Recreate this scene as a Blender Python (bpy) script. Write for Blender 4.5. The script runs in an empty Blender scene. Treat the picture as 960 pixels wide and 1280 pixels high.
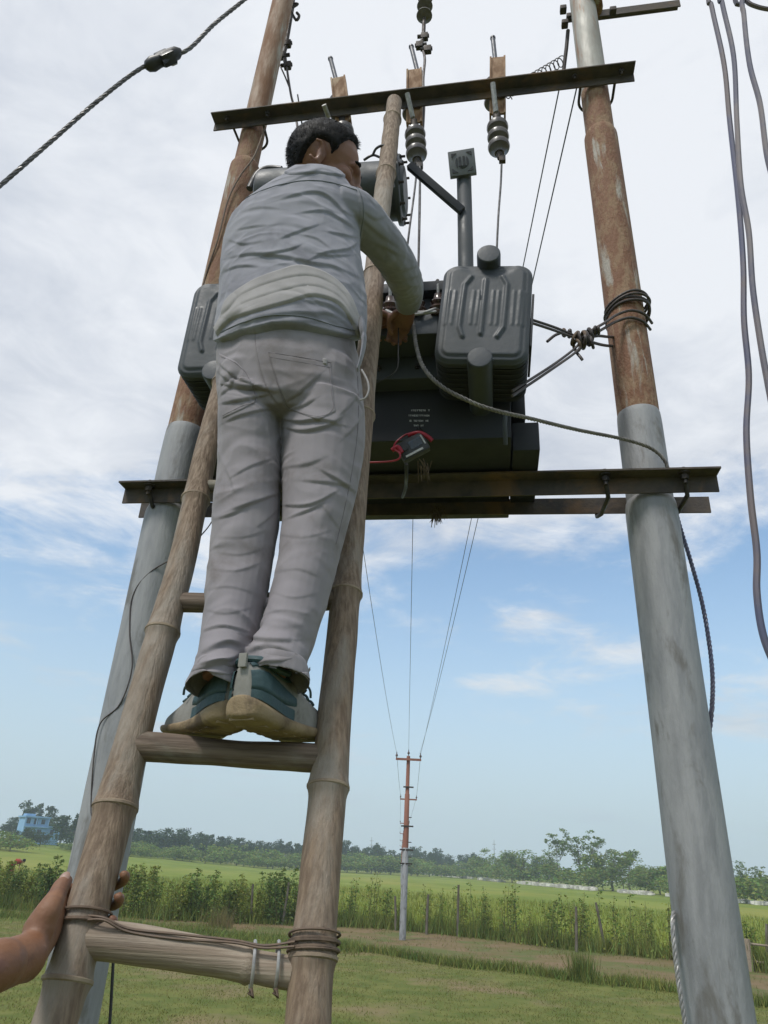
import bpy, bmesh, math, random
import numpy as np
from mathutils import Vector, Matrix, noise as mnoise
random.seed(7); RNG = np.random.default_rng(7)
S = bpy.context.scene
COL = S.collection
R_ = math.radians
V3 = lambda *a: np.array(a, float)

# ------------------------------------------------------------------ camera
FPX = 905.0; CAM_H = 2.0                       # focal length in photograph pixels (960x1280), eye height
U = V3(102, 1848, -905); U /= np.linalg.norm(U)    # world up seen in camera axes (zenith vanishing point)
YC = V3(0, 0, -1) - U * (-U[2]); YC /= np.linalg.norm(YC)
XC = np.cross(YC, U)
RC = np.stack([XC, YC, U])                     # camera axes -> world axes
CAM = V3(0, 0, CAM_H)
cam_d = bpy.data.cameras.new('camera'); cam = bpy.data.objects.new('camera', cam_d); COL.objects.link(cam)
mw = Matrix.Identity(4)
for i in range(3):
    for j in range(3): mw[i][j] = RC[i][j]
    mw[i][3] = CAM[i]
cam.matrix_world = mw
cam_d.sensor_fit = 'VERTICAL'; cam_d.sensor_height = 24; cam_d.lens = 24 * FPX / 1280
cam_d.clip_start = 0.02; cam_d.clip_end = 5000
S.camera = cam

# ------------------------------------------------------------------ sky, sun, exposure
SUN_EL, SUN_AZ = 56, 222                       # degrees; azimuth clockwise from +Y (behind the camera, a bit left)
w = bpy.data.worlds.new('World'); S.world = w; w.use_nodes = True
nt = w.node_tree; nt.nodes.clear()
def N(t, **k):
    n = nt.nodes.new(t)
    for a, b in k.items(): setattr(n, a, b)
    return n
def L(a, b): nt.links.new(a, b)
def math_(op, a, b=None, c=None, clamp=False):
    n = N('ShaderNodeMath', operation=op); n.use_clamp = clamp
    for i, x in enumerate((a, b, c)):
        if x is None: continue
        if isinstance(x, (int, float)): n.inputs[i].default_value = x
        else: L(x, n.inputs[i])
    return n.outputs[0]
def ramp(x, a, b, lo=0.0, hi=1.0):
    n = N('ShaderNodeMapRange'); n.interpolation_type = 'SMOOTHSTEP'
    L(x, n.inputs[0])
    for i, v in zip((1, 2, 3, 4), (a, b, lo, hi)): n.inputs[i].default_value = v
    return n.outputs[0]
sky = N('ShaderNodeTexSky', sky_type='NISHITA'); sky.sun_disc = False
sky.sun_elevation = R_(SUN_EL); sky.sun_rotation = R_(SUN_AZ)
sky.altitude = 100; sky.air_density = 1.0; sky.dust_density = 1.6; sky.ozone_density = 1.0
skb = N('ShaderNodeMixRGB', blend_type='MULTIPLY'); skb.inputs[0].default_value = 1
skb.inputs[2].default_value = (0.195, 0.208, 0.200, 1); L(sky.outputs[0], skb.inputs[1])
tc = N('ShaderNodeTexCoord'); sep = N('ShaderNodeSeparateXYZ'); L(tc.outputs['Generated'], sep.inputs[0])
zz = math_('MAXIMUM', sep.outputs[2], 0.0)
den = math_('ADD', zz, 0.10)
pu = math_('DIVIDE', sep.outputs[0], den); pv = math_('DIVIDE', sep.outputs[1], den)
cmb = N('ShaderNodeCombineXYZ'); L(pu, cmb.inputs[0]); L(pv, cmb.inputs[1]); cmb.inputs[2].default_value = 3.7
def noise_(scale, detail, rough, dist=0.0, off=(0, 0, 0), sc=(1, 1, 1)):
    mp = N('ShaderNodeMapping'); L(cmb.outputs[0], mp.inputs[0]); mp.inputs['Location'].default_value = off; mp.inputs['Scale'].default_value = sc
    n = N('ShaderNodeTexNoise'); L(mp.outputs[0], n.inputs['Vector']); n.inputs['Scale'].default_value = scale
    n.inputs['Detail'].default_value = detail; n.inputs['Roughness'].default_value = rough; n.inputs['Distortion'].default_value = dist
    return n.outputs['Fac']
big = noise_(0.75, 3, 0.5, 0.2, (0.35, 0.15, 0))
mid = noise_(1.7, 10, 0.64, 0.5, (5, 2, 0), (1, 1.25, 1))
fine = noise_(5.0, 7, 0.62, 0.5, (1, 9, 0))
# the deck closes overhead and breaks up towards the horizon
cov = ramp(sep.outputs[2], 0.30, 0.62, 0.0, 1.0)
dens = math_('ADD', math_('MULTIPLY', big, 0.55), math_('MULTIPLY', mid, 0.60))
dens = math_('ADD', dens, math_('MULTIPLY', fine, 0.15))
dens = math_('ADD', dens, math_('MULTIPLY', cov, 0.40))
cloud = ramp(dens, 0.66, 0.85)
low = ramp(sep.outputs[2], 0.0, 0.10, 0.35, 1.0)
cloud = math_('MULTIPLY', cloud, low)
shade = noise_(1.3, 6, 0.55, 0.4, (2.2, 7.7, 0))
shade = math_('ADD', math_('MULTIPLY', shade, 0.68), math_('MULTIPLY', fine, 0.32))
ccol = N('ShaderNodeValToRGB'); L(shade, ccol.inputs[0])
ccol.color_ramp.elements[0].position = 0.39; ccol.color_ramp.elements[0].color = (0.57, 0.62, 0.71, 1)
ccol.color_ramp.elements[1].position = 0.58; ccol.color_ramp.elements[1].color = (0.86, 0.89, 0.94, 1)
mixc = N('ShaderNodeMixRGB'); L(cloud, mixc.inputs[0]); L(skb.outputs[0], mixc.inputs[1]); L(ccol.outputs[0], mixc.inputs[2])
# thin whitish veil in the humid air low over the land
veil = N('ShaderNodeMixRGB'); L(ramp(sep.outputs[2], 0.0, 0.42, 0.92, 0.0), veil.inputs[0]); L(mixc.outputs[0], veil.inputs[1]); veil.inputs[2].default_value = (0.54, 0.65, 0.74, 1)
bg = N('ShaderNodeBackground'); L(veil.outputs[0], bg.inputs[0]); bg.inputs[1].default_value = 1.0
wo = N('ShaderNodeOutputWorld'); L(bg.outputs[0], wo.inputs[0])

sd = bpy.data.lights.new('sun', 'SUN'); sd.energy = 2.7; sd.angle = R_(12); sd.color = (1.0, 0.96, 0.90)
sun = bpy.data.objects.new('sun', sd); COL.objects.link(sun)
_sv = Vector((math.sin(R_(SUN_AZ)) * math.cos(R_(SUN_EL)), math.cos(R_(SUN_AZ)) * math.cos(R_(SUN_EL)), math.sin(R_(SUN_EL))))
sun.rotation_euler = (-_sv).to_track_quat('-Z', 'Y').to_euler(); sun.location = _sv * 30
vs = S.view_settings; vs.view_transform = 'Standard'; vs.look = 'None'; vs.exposure = 0.0; vs.gamma = 1.0; vs.use_curve_mapping = False
S.cycles.use_denoising = True
S.cycles.max_bounces = 8; S.cycles.diffuse_bounces = 4; S.cycles.volume_bounces = 2; S.cycles.transparent_max_bounces = 12

# ------------------------------------------------------------------ pixel -> place helpers (photograph pixels)
def ray(x, y): return RC @ V3(x - 480, 640 - y, -FPX)
def at(x, y, Y): d = ray(x, y); return CAM + d * (Y / d[1])              # on the upright plane Y metres ahead
def gr(x, y, z=0.0): d = ray(x, y); return CAM + d * ((z - CAM_H) / d[2])    # on the level z
def pix(P):
    c = (np.atleast_2d(P) - CAM) @ RC
    return np.stack([480 - c[:, 0] * FPX / c[:, 2], 640 + c[:, 1] * FPX / c[:, 2]], 1), -c[:, 2]
def depth(P): return float(pix(P)[1][0])
_a = R_(9.3)
EE = V3(math.cos(_a), -math.sin(_a), 0); NN = V3(math.sin(_a), math.cos(_a), 0); ZZ = V3(0, 0, 1); MM = V3(.085, 2.55, 0)
def T(u, v, w): return MM + u * EE + v * NN + w * ZZ                     # transformer mount frame: along, away, up
def atv(x, y, v): d = ray(x, y); return CAM + d * ((v - (CAM - MM) @ NN) / (d @ NN))
def uvw(P): P = np.asarray(P); return (P - MM) @ EE, (P - MM) @ NN, P[2]
LAD = lambda z: 1.36 + 0.262 * (z - 2.186)
def atl(x, y, off=0.0):                                                  # on the leaning ladder's plane
    d = ray(x, y); t = (1.36 - 0.262 * (2.186 - CAM_H) + off) / (d[1] - 0.262 * d[2]); return CAM + d * t

# ------------------------------------------------------------------ geometry helpers: a geo is (verts Nx3, faces list)
def join(*gs):
    vs_, fs, o = [], [], 0
    for v, f in gs:
        v = np.asarray(v, float); vs_.append(v); fs += [tuple(i + o for i in q) for q in f]; o += len(v)
    return np.concatenate(vs_), fs
def tube(pts, rad, seg=10, caps=True, up=None):
    P = np.asarray(pts, float); n = len(P); rad = np.broadcast_to(np.asarray(rad, float), (n,))
    t = np.gradient(P, axis=0); t /= np.linalg.norm(t, axis=1)[:, None] + 1e-12
    a = np.cross(t[0], up if up is not None else (V3(0, 0, 1) if abs(t[0][2]) < .9 else V3(1, 0, 0))); a /= np.linalg.norm(a)
    v = []; th = np.arange(seg) * 2 * math.pi / seg
    for i in range(n):
        a = a - t[i] * (a @ t[i]); a /= np.linalg.norm(a) + 1e-12
        b = np.cross(t[i], a)
        v.append(P[i] + rad[i] * (np.cos(th)[:, None] * a + np.sin(th)[:, None] * b))
    v = np.concatenate(v); f = []
    for i in range(n - 1):
        for j in range(seg):
            k = (j + 1) % seg; f.append((i * seg + j, i * seg + k, (i + 1) * seg + k, (i + 1) * seg + j))
    if caps:
        f.append(tuple(range(seg))[::-1]); f.append(tuple((n - 1) * seg + j for j in range(seg)))
    return v, f
def loft(C, A, B, seg=24, caps=True):
    """rings: centre C[i], half-axis vectors A[i], B[i]; optional superellipse"""
    th = np.arange(seg) * 2 * math.pi / seg; c, s = np.cos(th), np.sin(th)
    v = np.concatenate([np.asarray(C[i]) + c[:, None] * A[i] + s[:, None] * B[i] for i in range(len(C))]); f = []
    n = len(C)
    for i in range(n - 1):
        for j in range(seg):
            k = (j + 1) % seg; f.append((i * seg + j, i * seg + k, (i + 1) * seg + k, (i + 1) * seg + j))
    if caps: f.append(tuple(range(seg))[::-1]); f.append(tuple((n - 1) * seg + j for j in range(seg)))
    return v, f
def smooth_path(pts, n=8, closed=False):
    P = np.asarray(pts, float); m = len(P); out = []
    for i in range(m - 1):
        p0, p1, p2, p3 = P[max(i - 1, 0)], P[i], P[i + 1], P[min(i + 2, m - 1)]
        for k in range(n):
            t = k / n
            out.append(.5 * ((2 * p1) + (p2 - p0) * t + (2 * p0 - 5 * p1 + 4 * p2 - p3) * t * t + (3 * p1 - p0 - 3 * p2 + p3) * t ** 3))
    out.append(P[-1]); return np.array(out)
def lathe(prof, o, d, seg=20):
    """prof: (dist along d, radius)"""
    d = np.asarray(d, float); d = d / np.linalg.norm(d)
    return tube([np.asarray(o) + d * h for h, r in prof], [r for h, r in prof], seg) if False else _lathe(prof, np.asarray(o, float), d, seg)
def _lathe(prof, o, d, seg):
    a = np.cross(d, V3(0, 0, 1) if abs(d[2]) < .9 else V3(1, 0, 0)); a /= np.linalg.norm(a); b = np.cross(d, a)
    return loft([o + d * h for h, r in prof], [a * r for h, r in prof], [b * r for h, r in prof], seg)
def box(c, hx, hy, hz, ax=None, bev=0.0):
    ax = (EE, NN, ZZ) if ax is None else ax
    bm = bmesh.new(); bmesh.ops.create_cube(bm, size=2)
    for v in bm.verts: v.co = Vector((v.co.x * hx, v.co.y * hy, v.co.z * hz))
    if bev: bmesh.ops.bevel(bm, geom=bm.edges[:], offset=bev, segments=2, affect='EDGES', profile=.6)
    bm.verts.index_update()
    v = np.array([tuple(x.co) for x in bm.verts]); f = [tuple(q.index for q in p.verts) for p in bm.faces]; bm.free()
    return np.asarray(c) + v[:, :1] * ax[0] + v[:, 1:2] * ax[1] + v[:, 2:] * ax[2], f
def extrude(poly, vec):
    """planar polygon (Nx3) pushed along vec"""
    p = np.asarray(poly, float); n = len(p); v = np.concatenate([p, p + vec])
    f = [tuple(range(n))[::-1], tuple(range(n, 2 * n))] + [(i, (i + 1) % n, n + (i + 1) % n, n + i) for i in range(n)]
    return v, f
def frame_of(d):
    d = np.asarray(d, float); d = d / np.linalg.norm(d); a = np.cross(d, V3(0, 0, 1) if abs(d[2]) < .95 else V3(1, 0, 0)); a /= np.linalg.norm(a)
    return a, np.cross(d, a), d

# ------------------------------------------------------------------ objects
def _mesh(name, geo, mat, smooth, auto=None):
    me = bpy.data.meshes.new(name); me.from_pydata([tuple(map(float, p)) for p in geo[0]], [], [tuple(map(int, q)) for q in geo[1]]); me.update()
    if mat: me.materials.append(mat)
    if smooth:
        me.polygons.foreach_set('use_smooth', [True] * len(me.polygons))
        if auto: me.set_sharp_from_angle(angle=R_(auto))
    return me
def wloc(o):
    p = V3(0, 0, 0)
    while o: p = p + np.array(o.location); o = o.parent
    return p
def tag(o, label=None, cat=None, group=None, kind=None):
    for k, x in (('label', label), ('category', cat), ('group', group), ('kind', kind)):
        if x: o[k] = x
    return o
def thing(name, label, cat, loc, group=None, kind=None):
    o = bpy.data.objects.new(name, None); COL.objects.link(o); o.location = tuple(map(float, loc)); o.empty_display_size = .1
    return tag(o, label, cat, group, kind)
def part(name, geo, mat, parent=None, smooth=True, auto=40):
    off = wloc(parent) if parent else V3(0, 0, 0)
    o = bpy.data.objects.new(name, _mesh(name, (np.asarray(geo[0]) - off, geo[1]), mat, smooth, auto)); COL.objects.link(o)
    if parent: o.parent = parent
    return o
def solo(name, geo, mat, label, cat, group=None, kind=None, smooth=True, auto=40):
    v = np.asarray(geo[0], float); b = v.mean(0); b[2] = v[:, 2].min()
    o = bpy.data.objects.new(name, _mesh(name, (v - b, geo[1]), mat, smooth, auto)); COL.objects.link(o); o.location = tuple(map(float, b))
    return tag(o, label, cat, group, kind)
def copy_tree(o, parent=None):
    c = o.copy(); COL.objects.link(c); c.parent = parent
    for ch in o.children: copy_tree(ch, c)
    return c

# ------------------------------------------------------------------ materials
def mat(name, c1, c2=None, scale=6.0, stretch=(1, 1, 1), rough=.6, metal=0.0, bump=0.0, bscale=None, bstretch=None, lo=.35, hi=.65, detail=6, c3=None, s3=2.0, lo3=.5, hi3=.62, st3=None, spec=.5, island=0.0, coat=0.0, trans=0.0, sheen=0.0, rvar=0.12, bdist=.01, **kw):
    m = bpy.data.materials.new(name); m.use_nodes = True; t = m.node_tree; nd = t.nodes; lk = t.links.new
    b = nd['Principled BSDF']; b.inputs['Roughness'].default_value = rough; b.inputs['Metallic'].default_value = metal
    b.inputs['Specular IOR Level'].default_value = spec
    if coat: b.inputs['Coat Weight'].default_value = coat
    if sheen: b.inputs['Sheen Weight'].default_value = sheen
    co = nd.new('ShaderNodeTexCoord')
    def nz(scale, stretch, detail=6, dist=0.0):
        mp = nd.new('ShaderNodeMapping'); lk(co.outputs['Object'], mp.inputs[0]); mp.inputs['Scale'].default_value = stretch
        n = nd.new('ShaderNodeTexNoise'); lk(mp.outputs[0], n.inputs['Vector']); n.inputs['Scale'].default_value = scale; n.inputs['Detail'].default_value = detail
        n.inputs['Roughness'].default_value = .62; n.inputs['Distortion'].default_value = dist; return n.outputs['Fac']
    def rng(x, a, bb, lo_=0., hi_=1.):
        r = nd.new('ShaderNodeMapRange'); r.interpolation_type = 'SMOOTHSTEP'; lk(x, r.inputs[0])
        for i, v in zip((1, 2, 3, 4), (a, bb, lo_, hi_)): r.inputs[i].default_value = v
        return r.outputs[0]
    def mixc(f, a, bb, mode='MIX'):
        x = nd.new('ShaderNodeMixRGB'); x.blend_type = mode
        if isinstance(f, (int, float)): x.inputs[0].default_value = f
        else: lk(f, x.inputs[0])
        for i, c in ((1, a), (2, bb)):
            if isinstance(c, tuple): x.inputs[i].default_value = (*c, 1)
            else: lk(c, x.inputs[i])
        return x.outputs[0]
    col = c1
    wr = kw.get('wrinkle', 0)
    if c2 is not None:
        n1 = nz(scale, stretch, detail); col = mixc(rng(n1, lo, hi), c1, c2)
        if rvar: lk(rng(n1, lo, hi, max(0.02, rough - rvar), min(1, rough + rvar)), b.inputs['Roughness'])
    if c3 is not None: col = mixc(rng(nz(s3, st3 or stretch, 8, .4), lo3, hi3), col, c3)
    if island:
        g = nd.new('ShaderNodeNewGeometry'); hv = nd.new('ShaderNodeHueSaturation'); 
        if isinstance(col, tuple): hv.inputs['Color'].default_value = (*col, 1)
        else: lk(col, hv.inputs['Color'])
        lk(rng(g.outputs['Random Per Island'], 0, 1, 1 - island, 1 + island), hv.inputs['Value'])
        mm = nd.new('ShaderNodeMath'); mm.operation = 'FRACT'; m2 = nd.new('ShaderNodeMath'); m2.operation = 'MULTIPLY'; lk(g.outputs['Random Per Island'], m2.inputs[0]); m2.inputs[1].default_value = 7.31; lk(m2.outputs[0], mm.inputs[0])
        lk(rng(mm.outputs[0], 0, 1, .5 - .03 * island / .3, .5 + .03 * island / .3), hv.inputs['Hue']); col = hv.outputs[0]
    if isinstance(col, tuple): b.inputs['Base Color'].default_value = (*col, 1)
    else: lk(col, b.inputs['Base Color'])
    if bump:
        bp = nd.new('ShaderNodeBump'); bp.inputs['Strength'].default_value = bump; bp.inputs['Distance'].default_value = bdist
        lk(nz(bscale or scale * 3, bstretch or stretch, 8), bp.inputs['Height']); lk(bp.outputs[0], b.inputs['Normal'])
    if wr:      # sharp little fabric creases under the modelled folds
        mp = nd.new('ShaderNodeMapping'); lk(co.outputs['Object'], mp.inputs[0]); mp.inputs['Scale'].default_value = kw.get('wst', (1, 1, 1.7)); mp.inputs['Rotation'].default_value = (0, .35, .2)
        rn = nd.new('ShaderNodeTexNoise'); rn.noise_type = 'RIDGED_MULTIFRACTAL'; rn.normalize = True; lk(mp.outputs[0], rn.inputs['Vector']); rn.inputs['Scale'].default_value = kw.get('wsc', 7.0); rn.inputs['Detail'].default_value = 3; rn.inputs['Roughness'].default_value = .45; rn.inputs['Distortion'].default_value = .7
        b2_ = nd.new('ShaderNodeBump'); b2_.inputs['Strength'].default_value = wr; b2_.inputs['Distance'].default_value = .012; lk(rn.outputs['Fac'], b2_.inputs['Height'])
        if bump: lk(bp.outputs[0], b2_.inputs['Normal'])
        lk(b2_.outputs[0], b.inputs['Normal'])
    if trans:
        tr = nd.new('ShaderNodeBsdfTranslucent'); ms = nd.new('ShaderNodeMixShader'); ms.inputs[0].default_value = trans
        if isinstance(col, tuple): tr.inputs[0].default_value = (*col, 1)
        else: lk(col, tr.inputs[0])
        out = nd['Material Output']; lk(b.outputs[0], ms.inputs[1]); lk(tr.outputs[0], ms.inputs[2]); lk(ms.outputs[0], out.inputs[0])
    return m
MT = {}
MT['galv'] = mat('galvanised_steel', (.225, .23, .24), (.325, .33, .34), 16, (1, 1, .16), .62, .15, .35, 60, (1, 1, .3), c3=(.165, .158, .15), s3=8, st3=(1.2, 1.2, .5), lo3=.50, hi3=.66)
MT['rust'] = mat('rusted_steel', (.185, .085, .042), (.275, .18, .115), 26, (1, 1, .35), .85, .0, .7, 90, (1, 1, .5), lo=.44, hi=.60, c3=(.38, .345, .30), s3=12, st3=(1.4, 1.4, .22), lo3=.55, hi3=.68)
MT['upole'] = mat('weathered_steel', (.40, .39, .355), (.29, .275, .245), 8, (1, 1, .25), .65, .15, .3, 40, c3=(.26, .14, .08), s3=6, st3=(2, 2, .25), lo3=.47, hi3=.64)
MT['upole_rusty'] = mat('rust_stained_steel', (.29, .195, .13), (.20, .10, .052), 16, (1, 1, .18), .75, .0, .5, 70, (1, 1, .4), c3=(.40, .375, .33), s3=7, st3=(1.6, 1.6, .2), lo3=.52, hi3=.66)
MT['angle'] = mat('rusty_angle_steel', (.05, .042, .038), (.105, .085, .07), 10, (1, 1, 1), .75, .2, .4, 50, c3=(.17, .105, .06), s3=4, lo3=.54, hi3=.70)
MT['darkiron'] = mat('dark_iron', (.03, .028, .028), (.07, .055, .045), 25, rough=.6, metal=.4, bump=.2)
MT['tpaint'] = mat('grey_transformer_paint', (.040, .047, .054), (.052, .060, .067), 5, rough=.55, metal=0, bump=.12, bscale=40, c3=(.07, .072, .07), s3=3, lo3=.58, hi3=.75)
MT['tshade'] = mat('shaded_transformer_paint', (.008, .0095, .0125), (.014, .016, .02), 6, rough=.55, bump=.12, bscale=40)  # transformer paint darkened: shade under and behind its parts is in the colour
MT['porcelain'] = mat('grey_porcelain', (.075, .066, .066), (.115, .104, .102), 12, rough=.4, coat=.1)
MT['brownporc'] = mat('brown_porcelain', (.045, .025, .02), (.07, .04, .03), 12, rough=.3, coat=.3)
MT['fusewood'] = mat('weathered_fuse_channel', (.30, .18, .095), (.18, .10, .055), 24, (1, 1, .4), .8, 0, .4, 40, c3=(.34, .25, .165), s3=9)
MT['zinc'] = mat('zinc_rod', (.07, .075, .10), (.12, .125, .15), 20, rough=.5, metal=.0)
MT['bamboo'] = mat('weathered_bamboo', (.245, .178, .12), (.15, .105, .072), 120, (1, 1, .03), .75, 0, .55, 150, (1, 1, .03), c3=(.27, .232, .19), s3=7, st3=(1, 1, .3), lo3=.47, hi3=.64)
MT['bamboo2'] = mat('dark_bamboo', (.17, .125, .088), (.095, .068, .05), 120, (.03, 1, 1), .75, 0, .35, 150, (.03, 1, 1), c3=(.26, .25, .20), s3=4, st3=(.4, 1, 1), lo3=.5, hi3=.66)
MT['bamboopale'] = mat('pale_bamboo', (.33, .27, .205), (.22, .17, .125), 120, (.03, 1, 1), .75, 0, .35, 150, (.03, 1, 1), c3=(.16, .12, .09), s3=4, st3=(.3, 1.5, 1.5), lo3=.56, hi3=.68)
MT['node'] = mat('bamboo_node', (.20, .15, .105), (.30, .24, .17), 20, rough=.8, bump=.3)
MT['wire'] = mat('oxidised_wire', (.055, .045, .045), (.10, .085, .08), 60, rough=.6, metal=.3)
MT['wirerust'] = mat('binding_wire', (.10, .07, .05), (.17, .12, .085), 60, rough=.7, metal=.2)
MT['alu'] = mat('aluminium_strand', (.42, .41, .395), (.27, .265, .26), 50, rough=.5, metal=.35)
MT['aludark'] = mat('dull_strand', (.17, .16, .165), (.10, .095, .10), 50, rough=.55, metal=.3)
MT['strand'] = mat('weathered_strand', (.23, .215, .20), (.14, .13, .125), 40, rough=.6, metal=.1)
MT['ventpaint'] = mat('vent_plate_paint', (.12, .13, .138), (.15, .16, .168), 12, rough=.6)
MT['pvc'] = mat('blue_grey_cable', (.085, .09, .15), (.15, .125, .13), 3, rough=.5, lo=.4, hi=.6)
MT['pvc2'] = mat('grey_brown_cable', (.175, .15, .15), (.10, .10, .145), 3, rough=.5, lo=.4, hi=.6)
MT['black'] = mat('black_plastic', (.018, .018, .02), (.03, .03, .032), 20, rough=.45)
MT['red'] = mat('red_lead', (.35, .012, .03), (.25, .01, .025), 20, rough=.45)
MT['white'] = mat('white_paint', (.55, .56, .57), (.35, .36, .38), 60, rough=.7)
MT['meterface'] = mat('meter_face', (.03, .032, .036), (.045, .048, .052), 30, rough=.5)
MT['screen'] = mat('meter_screen', (.02, .025, .03), (.035, .04, .045), 30, rough=.2)
MT['straw'] = mat('dry_straw', (.12, .09, .05), (.07, .05, .03), 40, rough=.9)
# ================================================================== land
def sstep(a, b, x): t = np.clip((x - a) / (b - a), 0, 1); return t * t * (3 - 2 * t)
def land_z(x, y):
    """gentle rise far off to the left"""
    d = np.hypot(x, y); az = np.degrees(np.arctan2(x, np.maximum(y, .01)))
    return 4.3 * sstep(70, 270, d) * sstep(-4, -26, az)
HEDGE = np.array([(-40, 31), (-25, 30.3), (-12.9, 29.6), (-6.8, 28.6), (-2.6, 29.6), (.8, 30.2), (4.0, 28.4), (6.6, 25.9), (9.0, 24.7), (10.8, 22.4), (16, 18.5), (26, 12)], float)
STRIP = np.array([(-14, 27.0), (-9, 26.0), (-5.7, 24.6), (-3, 23.6), (-.6, 22.5), (1.2, 20.8), (2.8, 19.5), (4.9, 18.5), (6.5, 17.2), (9, 15.4), (14, 12)], float)
def poly_y(P, x): return np.interp(x, P[:, 0], P[:, 1])
MT['lawn'] = mat('mown_grass_ground', (.092, .118, .028), (.145, .155, .048), 1.6, rough=.95, bump=.5, bscale=26, c3=(.20, .155, .088), s3=.35, lo3=.49, hi3=.66, lo=.36, hi=.64, bdist=.03, spec=.1)
MT['soil'] = mat('dry_soil', (.185, .132, .078), (.145, .122, .058), .9, rough=.95, bump=.6, bscale=14, c3=(.11, .125, .045), s3=.5, lo3=.46, hi3=.60, bdist=.03, spec=.1)
MT['paddy'] = mat('paddy_green', (.175, .212, .030), (.13, .175, .028), .09, (1, .5, 1), .9, bump=.5, bscale=5, c3=(.215, .22, .045), s3=.03, st3=(1, .35, 1), lo3=.46, hi3=.62, bdist=.08, spec=.1)
def grid_sheet(name, xs, ys, zf, m, kind='structure'):
    X, Y = np.meshgrid(xs, ys); Z = zf(X, Y); nx, ny = len(xs), len(ys)
    v = np.stack([X, Y, Z], -1).reshape(-1, 3); f = [(j * nx + i, j * nx + i + 1, (j + 1) * nx + i + 1, (j + 1) * nx + i) for j in range(ny - 1) for i in range(nx - 1)]
    o = part(name, (v, f), m, None, True, None); o['kind'] = kind; return o
_far = np.concatenate([-np.geomspace(680, 20, 26), np.linspace(-15, 15, 7), np.geomspace(20, 680, 26)])
grid_sheet('ground', _far, _far, lambda x, y: land_z(x, y) - .012, MT['paddy'])
def strip_sheet(name, x0, x1, n, lo, hi, m, z):
    xs = np.linspace(x0, x1, n); rows = []
    for k in range(9):
        t = k / 8; rows.append([(x, lo(x) + (hi(x) - lo(x)) * t, z) for x in xs])
    v = np.array(rows).reshape(-1, 3); f = [(j * n + i, j * n + i + 1, (j + 1) * n + i + 1, (j + 1) * n + i) for j in range(8) for i in range(n - 1)]
    o = part(name, (v, f), m, None, True, None); o['kind'] = 'structure'; return o
wob = lambda x, s, a: a * mnoise.noise(Vector((x * s, 3.3, s)))
strip_sheet('lawn', -40, 40, 161, lambda x: -30, lambda x: poly_y(STRIP, x) + .3 + wob(x, .5, .5), MT['lawn'], .004)
strip_sheet('dirt_path', -40, 26, 161, lambda x: poly_y(STRIP, x) + wob(x, .6, .4), lambda x: poly_y(HEDGE, x) + .6 + wob(x, .4, .4), MT['soil'], -.004)
# ================================================================== poles and steelwork
def lerp(a, b, t): return a + (b - a) * t
def make_pole(u, radii, label, lean=0.0):
    o = T(u, 0, 0); r = thing('utility_pole', label, 'utility pole', o)
    zs = [0, 3.27, 3.66, 5.34, 5.66, 7.5]; ms = ['galv', 'galv', 'rust', 'rust', 'upole']; nm = ['lower_section', 'joint_section', 'middle_section', 'upper_section', 'top_section']; radii = radii + [radii[-1] - .0005]
    for i in range(5):
        a, b = zs[i], zs[i + 1]; q = radii[i]; q2 = radii[i + 1] if i < 4 else q * .95
        prof = [(a, q)] + [(lerp(a, b - .05, k / 8), q) for k in range(1, 9)] + ([(b - .02, q * .99), (b + .0, lerp(q, q2, .55)), (b + .012, q2 * .98)] if i < 4 else [(b, q * .9)])
        v, f = lathe([(h, rr) for h, rr in prof], o, ZZ, 28)
        v = np.array(v); 
        for k in range(len(v)):     # slight ovality and dents of rolled tube
            nn = mnoise.noise(Vector((v[k][0] * 3, v[k][1] * 3, v[k][2] * 1.2 + u * 9))); d = v[k] - o; d[2] = 0
            v[k] += d / (np.linalg.norm(d) + 1e-9) * nn * .0025 + EE * ((-.058 + .0225 * max(0, v[k][2] - 3.5)) if u < 0 else (.008 - .008 * (v[k][2] - 1.6)))
        part(nm[i], (v, f), MT['upole_rusty' if (i == 4 and u < 0) else ms[i]], r, auto=60)
    return r
pole_r = make_pole(.927, [.0925, .084, .080, .069], 'rust-streaked stepped steel pole bound with thick wire, on the right of the transformer')
pole_l = make_pole(-.927, [.093, .083, .079, .064], 'stepped steel pole behind the bamboo ladder, its upper half rusted brown', -.055)
for zb_ in (6.42, 6.50):
    part('clamp_band', lathe([(-.02, .072), (-.02, .076), (.02, .076), (.02, .072)], T(.927, 0, zb_ + .0), ZZ, 24), MT['rust'], pole_r)

def angle_bar(u0, u1, vweb, vedge, ztop, zbot, th=.007, slope=0.0):
    """L-section: upright web at vweb, top leg running from the web to vedge"""
    s = 1 if vedge > vweb else -1
    sec = [(vweb, zbot), (vweb, ztop), (vedge, ztop), (vedge, ztop - th), (vweb + s * th, ztop - th), (vweb + s * th, zbot)]
    n = 24; rows = []
    for k in range(n + 1):
        u = lerp(u0, u1, k / n); rows.append([T(u, a, b + slope * u) for a, b in sec])
    v = np.array(rows).reshape(-1, 3); f = []; m = len(sec)
    for k in range(n):
        for j in range(m):
            f.append((k * m + j, k * m + (j + 1) % m, (k + 1) * m + (j + 1) % m, (k + 1) * m + j))
    f += [tuple(range(m)), tuple(n * m + j for j in range(m))[::-1]]
    return v, f
def bolt(p, d, ln=.02, r=.011): 
    return join(lathe([(-.002, r), (ln * .5, r)], p, d, 6), lathe([(0, r * .55), (ln, r * .55)], p, d, 8))
def root_bar(name, geo, m, label, cat, group=None):
    v = geo[0]; b = v.mean(0); b[2] = v[:, 2].min(); r = thing(name, label, cat, b, group); part('steel_bar', geo, m, r, auto=30); return r
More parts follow.
